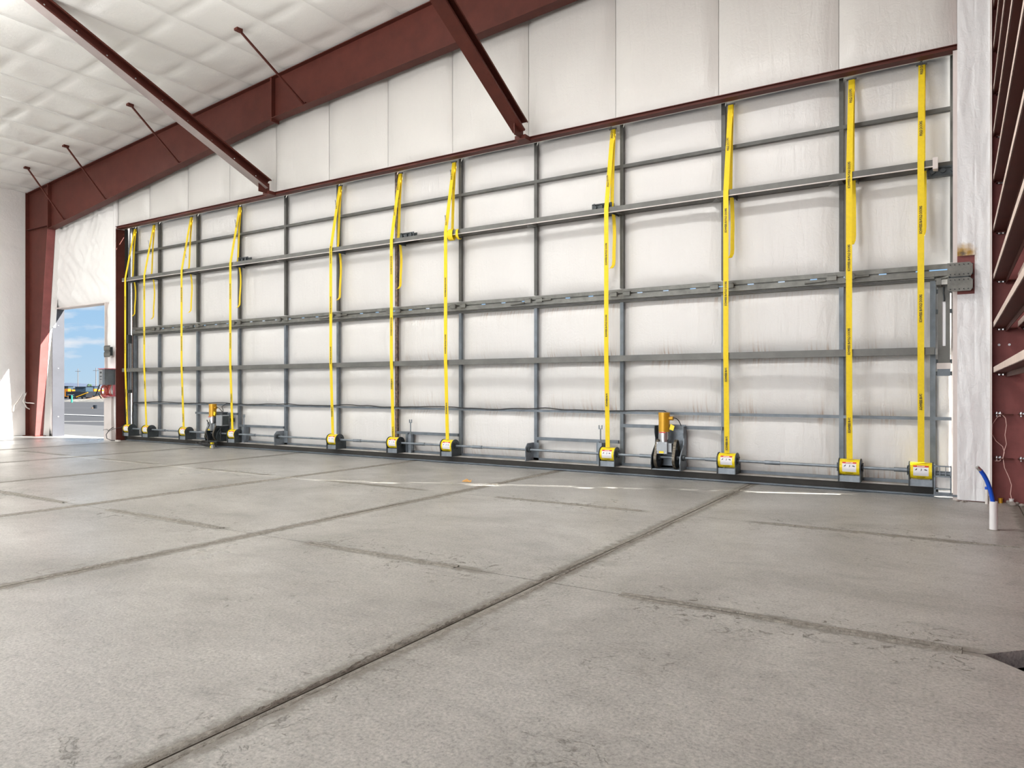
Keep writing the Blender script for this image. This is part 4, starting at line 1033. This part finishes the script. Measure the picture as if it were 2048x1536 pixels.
c = outp(147, 112, 0); c.z = gz(c.y); th = thing('pickup_truck', 'black pickup truck parked between the two orange loaders', 'truck', tuple(c))
b = MB(); ob(b, c, -1.2, 1.2, 0, 5.2, .45, 1.15); b.build('body', 'mblack', th)
b = MB(); ob(b, c, -.85, .85, 1.8, 3.8, 1.15, 1.85); b.build('cab', 'glass', th)
b = MB(); ob(b, c, -.9, .9, 1.7, 3.9, 1.85, 1.93); b.build('roof', 'mblack', th)
b = MB(); ob(b, c, -.9, .9, -.06, 0, .6, .68); b.build('bumper', 'silver', th)
for s_ in (-1, 1):
    for f_ in (.9, 4.2):
        q0 = c + R3 * (s_ * .85) + F3 * f_ + Vector((0, 0, .38)); MB().cyl(q0, q0 + R3 * (s_ * .28), .38, 14).build('wheel', 'rubber', th)
c = outp(160, 110, 0); c.z = gz(c.y); th = thing('trench_roller', 'dark low machine with yellow arm between truck and loader', 'machine', tuple(c))
b = MB(); ob(b, c, -.9, .9, 0, 1.8, .25, 1.1); b.build('body', 'mblack', th)
MB().bar(c + R3 * -.6 + Vector((0, 0, .3)), c + R3 * 1.2 + Vector((0, 0, 1.0)), .14, .14).build('arm', 'motor', th)
c = outp(143.5, 78, 0); c.z = gz(c.y)
tag(MB().cyl(c, c + Vector((0, 0, .75)), .09, 12).cyl(c + Vector((0, 0, .75)), c + Vector((0, 0, .8)), .09, 12, .03).build('green_post', 'green'), 'short bright green post in front of the black truck', 'post')
c = outp(188.5, 52, 0); c.z = gz(c.y); th = thing('rubble_block', 'small dark block with a pale chip lying on the paving', 'block', tuple(c))
b = MB(); ob(b, c, -.09, .09, 0, .2, 0, .25); b.build('block', 'mblack', th)
b = MB(); ob(b, c, -.2, -.08, -.05, .05, 0, .08); b.build('chip', 'dirt', th)
def mound(u0, u1, t, h, m, name, lab, seed):
    a, b_ = outp(u0, t, 0), outp(u1, t, 0); L = (b_ - a)
    def fn(u, v):
        e = math.sin(PI * u) ** .6 * math.sin(PI * v)
        p_ = a + L * u + F3 * (v * 12 - 2); z = gz(p_.y) - .02 + h * e * (.8 + .35 * nz(u * 7, v * 3, seed) + .15 * nz(u * 25, v * 9, seed))
        return (p_.x, p_.y, z)
    tag(MB().grid(50, 14, fn).build(name, m, fix=False), lab, 'mound', kind='stuff')
mound(178, 262, 112, 1.75, 'dirt', 'soil_mound', 'long tan mound of soil behind the paved lot', 1.)
mound(158, 225, 84, .55, 'gravel', 'gravel_mound', 'low grey gravel heap in front of the soil mound', 4.)
mound(112, 140, 84, .3, 'gravel', 'gravel_mound', 'low gravel strip below the left loader', 8.)
th = thing('far_building', 'long low pale building far behind the loaders', 'building', tuple(outp(150, 260, -.65)))
c = outp(150, 260, -.65)
b = MB(); ob(b, c, -9, 8, 0, 8, 0, 1.9); b.build('wall', 'roofw', th)
b = MB(); ob(b, c, -9.5, 8.5, -.5, 8.5, 1.9, 2.15); b.build('roof', 'roofw', th)
c2 = outp(170, 230, -.65); b = MB(); ob(b, c2, -3, 5, 0, 4, 1.6, 2.4); b.build('roof_canopy', 'roofw', th)
for u_, t_, h_, lab in ((156, 240, 8.5, 'thin utility pole behind the black truck'), (192, 220, 8.2, 'utility pole just right of the right loader'), (213, 300, 11.5, 'tallest distant utility pole near the right side of the doorway view'), (205, 330, 7., 'short distant pole left of the tallest one')):
    c = outp(u_, t_, -.65); th = thing('utility_pole', lab, 'pole', tuple(c), 'distant utility poles')
    MB().cyl(c, c + Vector((0, 0, h_)), .13, 8, .09).build('pole', 'wood', th)
    MB().bar(c + Vector((0, 0, h_ * .9)) - R3 * .9, c + Vector((0, 0, h_ * .9)) + R3 * .9, .12, .12).build('crossarm', 'wood', th)
c = outp(178.5, 250, -.65); th = thing('distant_tree', 'small dark distant tree above the right loader', 'tree', tuple(c))
MB().cyl(c, c + Vector((0, 0, 2)), .15, 8).build('trunk', 'wood', th)
b = MB()
for k in range(5): b.sphere((c.x + random.uniform(-.6, .6), c.y + random.uniform(-.6, .6), 2.3 + random.uniform(-.4, .2)), .45, 8, 5)
b.build('crown', 'leafg', th, fix=False)
def hillf(u, v):
    uu = 60 + 400 * u; p_ = outp(uu, 2400 + 500 * v, 0); hv = 776 - (763 + 8 * min(1, max(0, (uu - 140) / 90))) + 1.5 * nz(u * 9, 1.)
    return (p_.x, p_.y, -1 + hv / FPX * 2400 * math.sin(PI * min(1, v * 1.0)) ** .7 if 0 < v < 1 else -1)
tag(MB().grid(60, 8, hillf).build('hill', 'hill', fix=False), 'low blue grey hill on the horizon', 'hill', kind='structure')
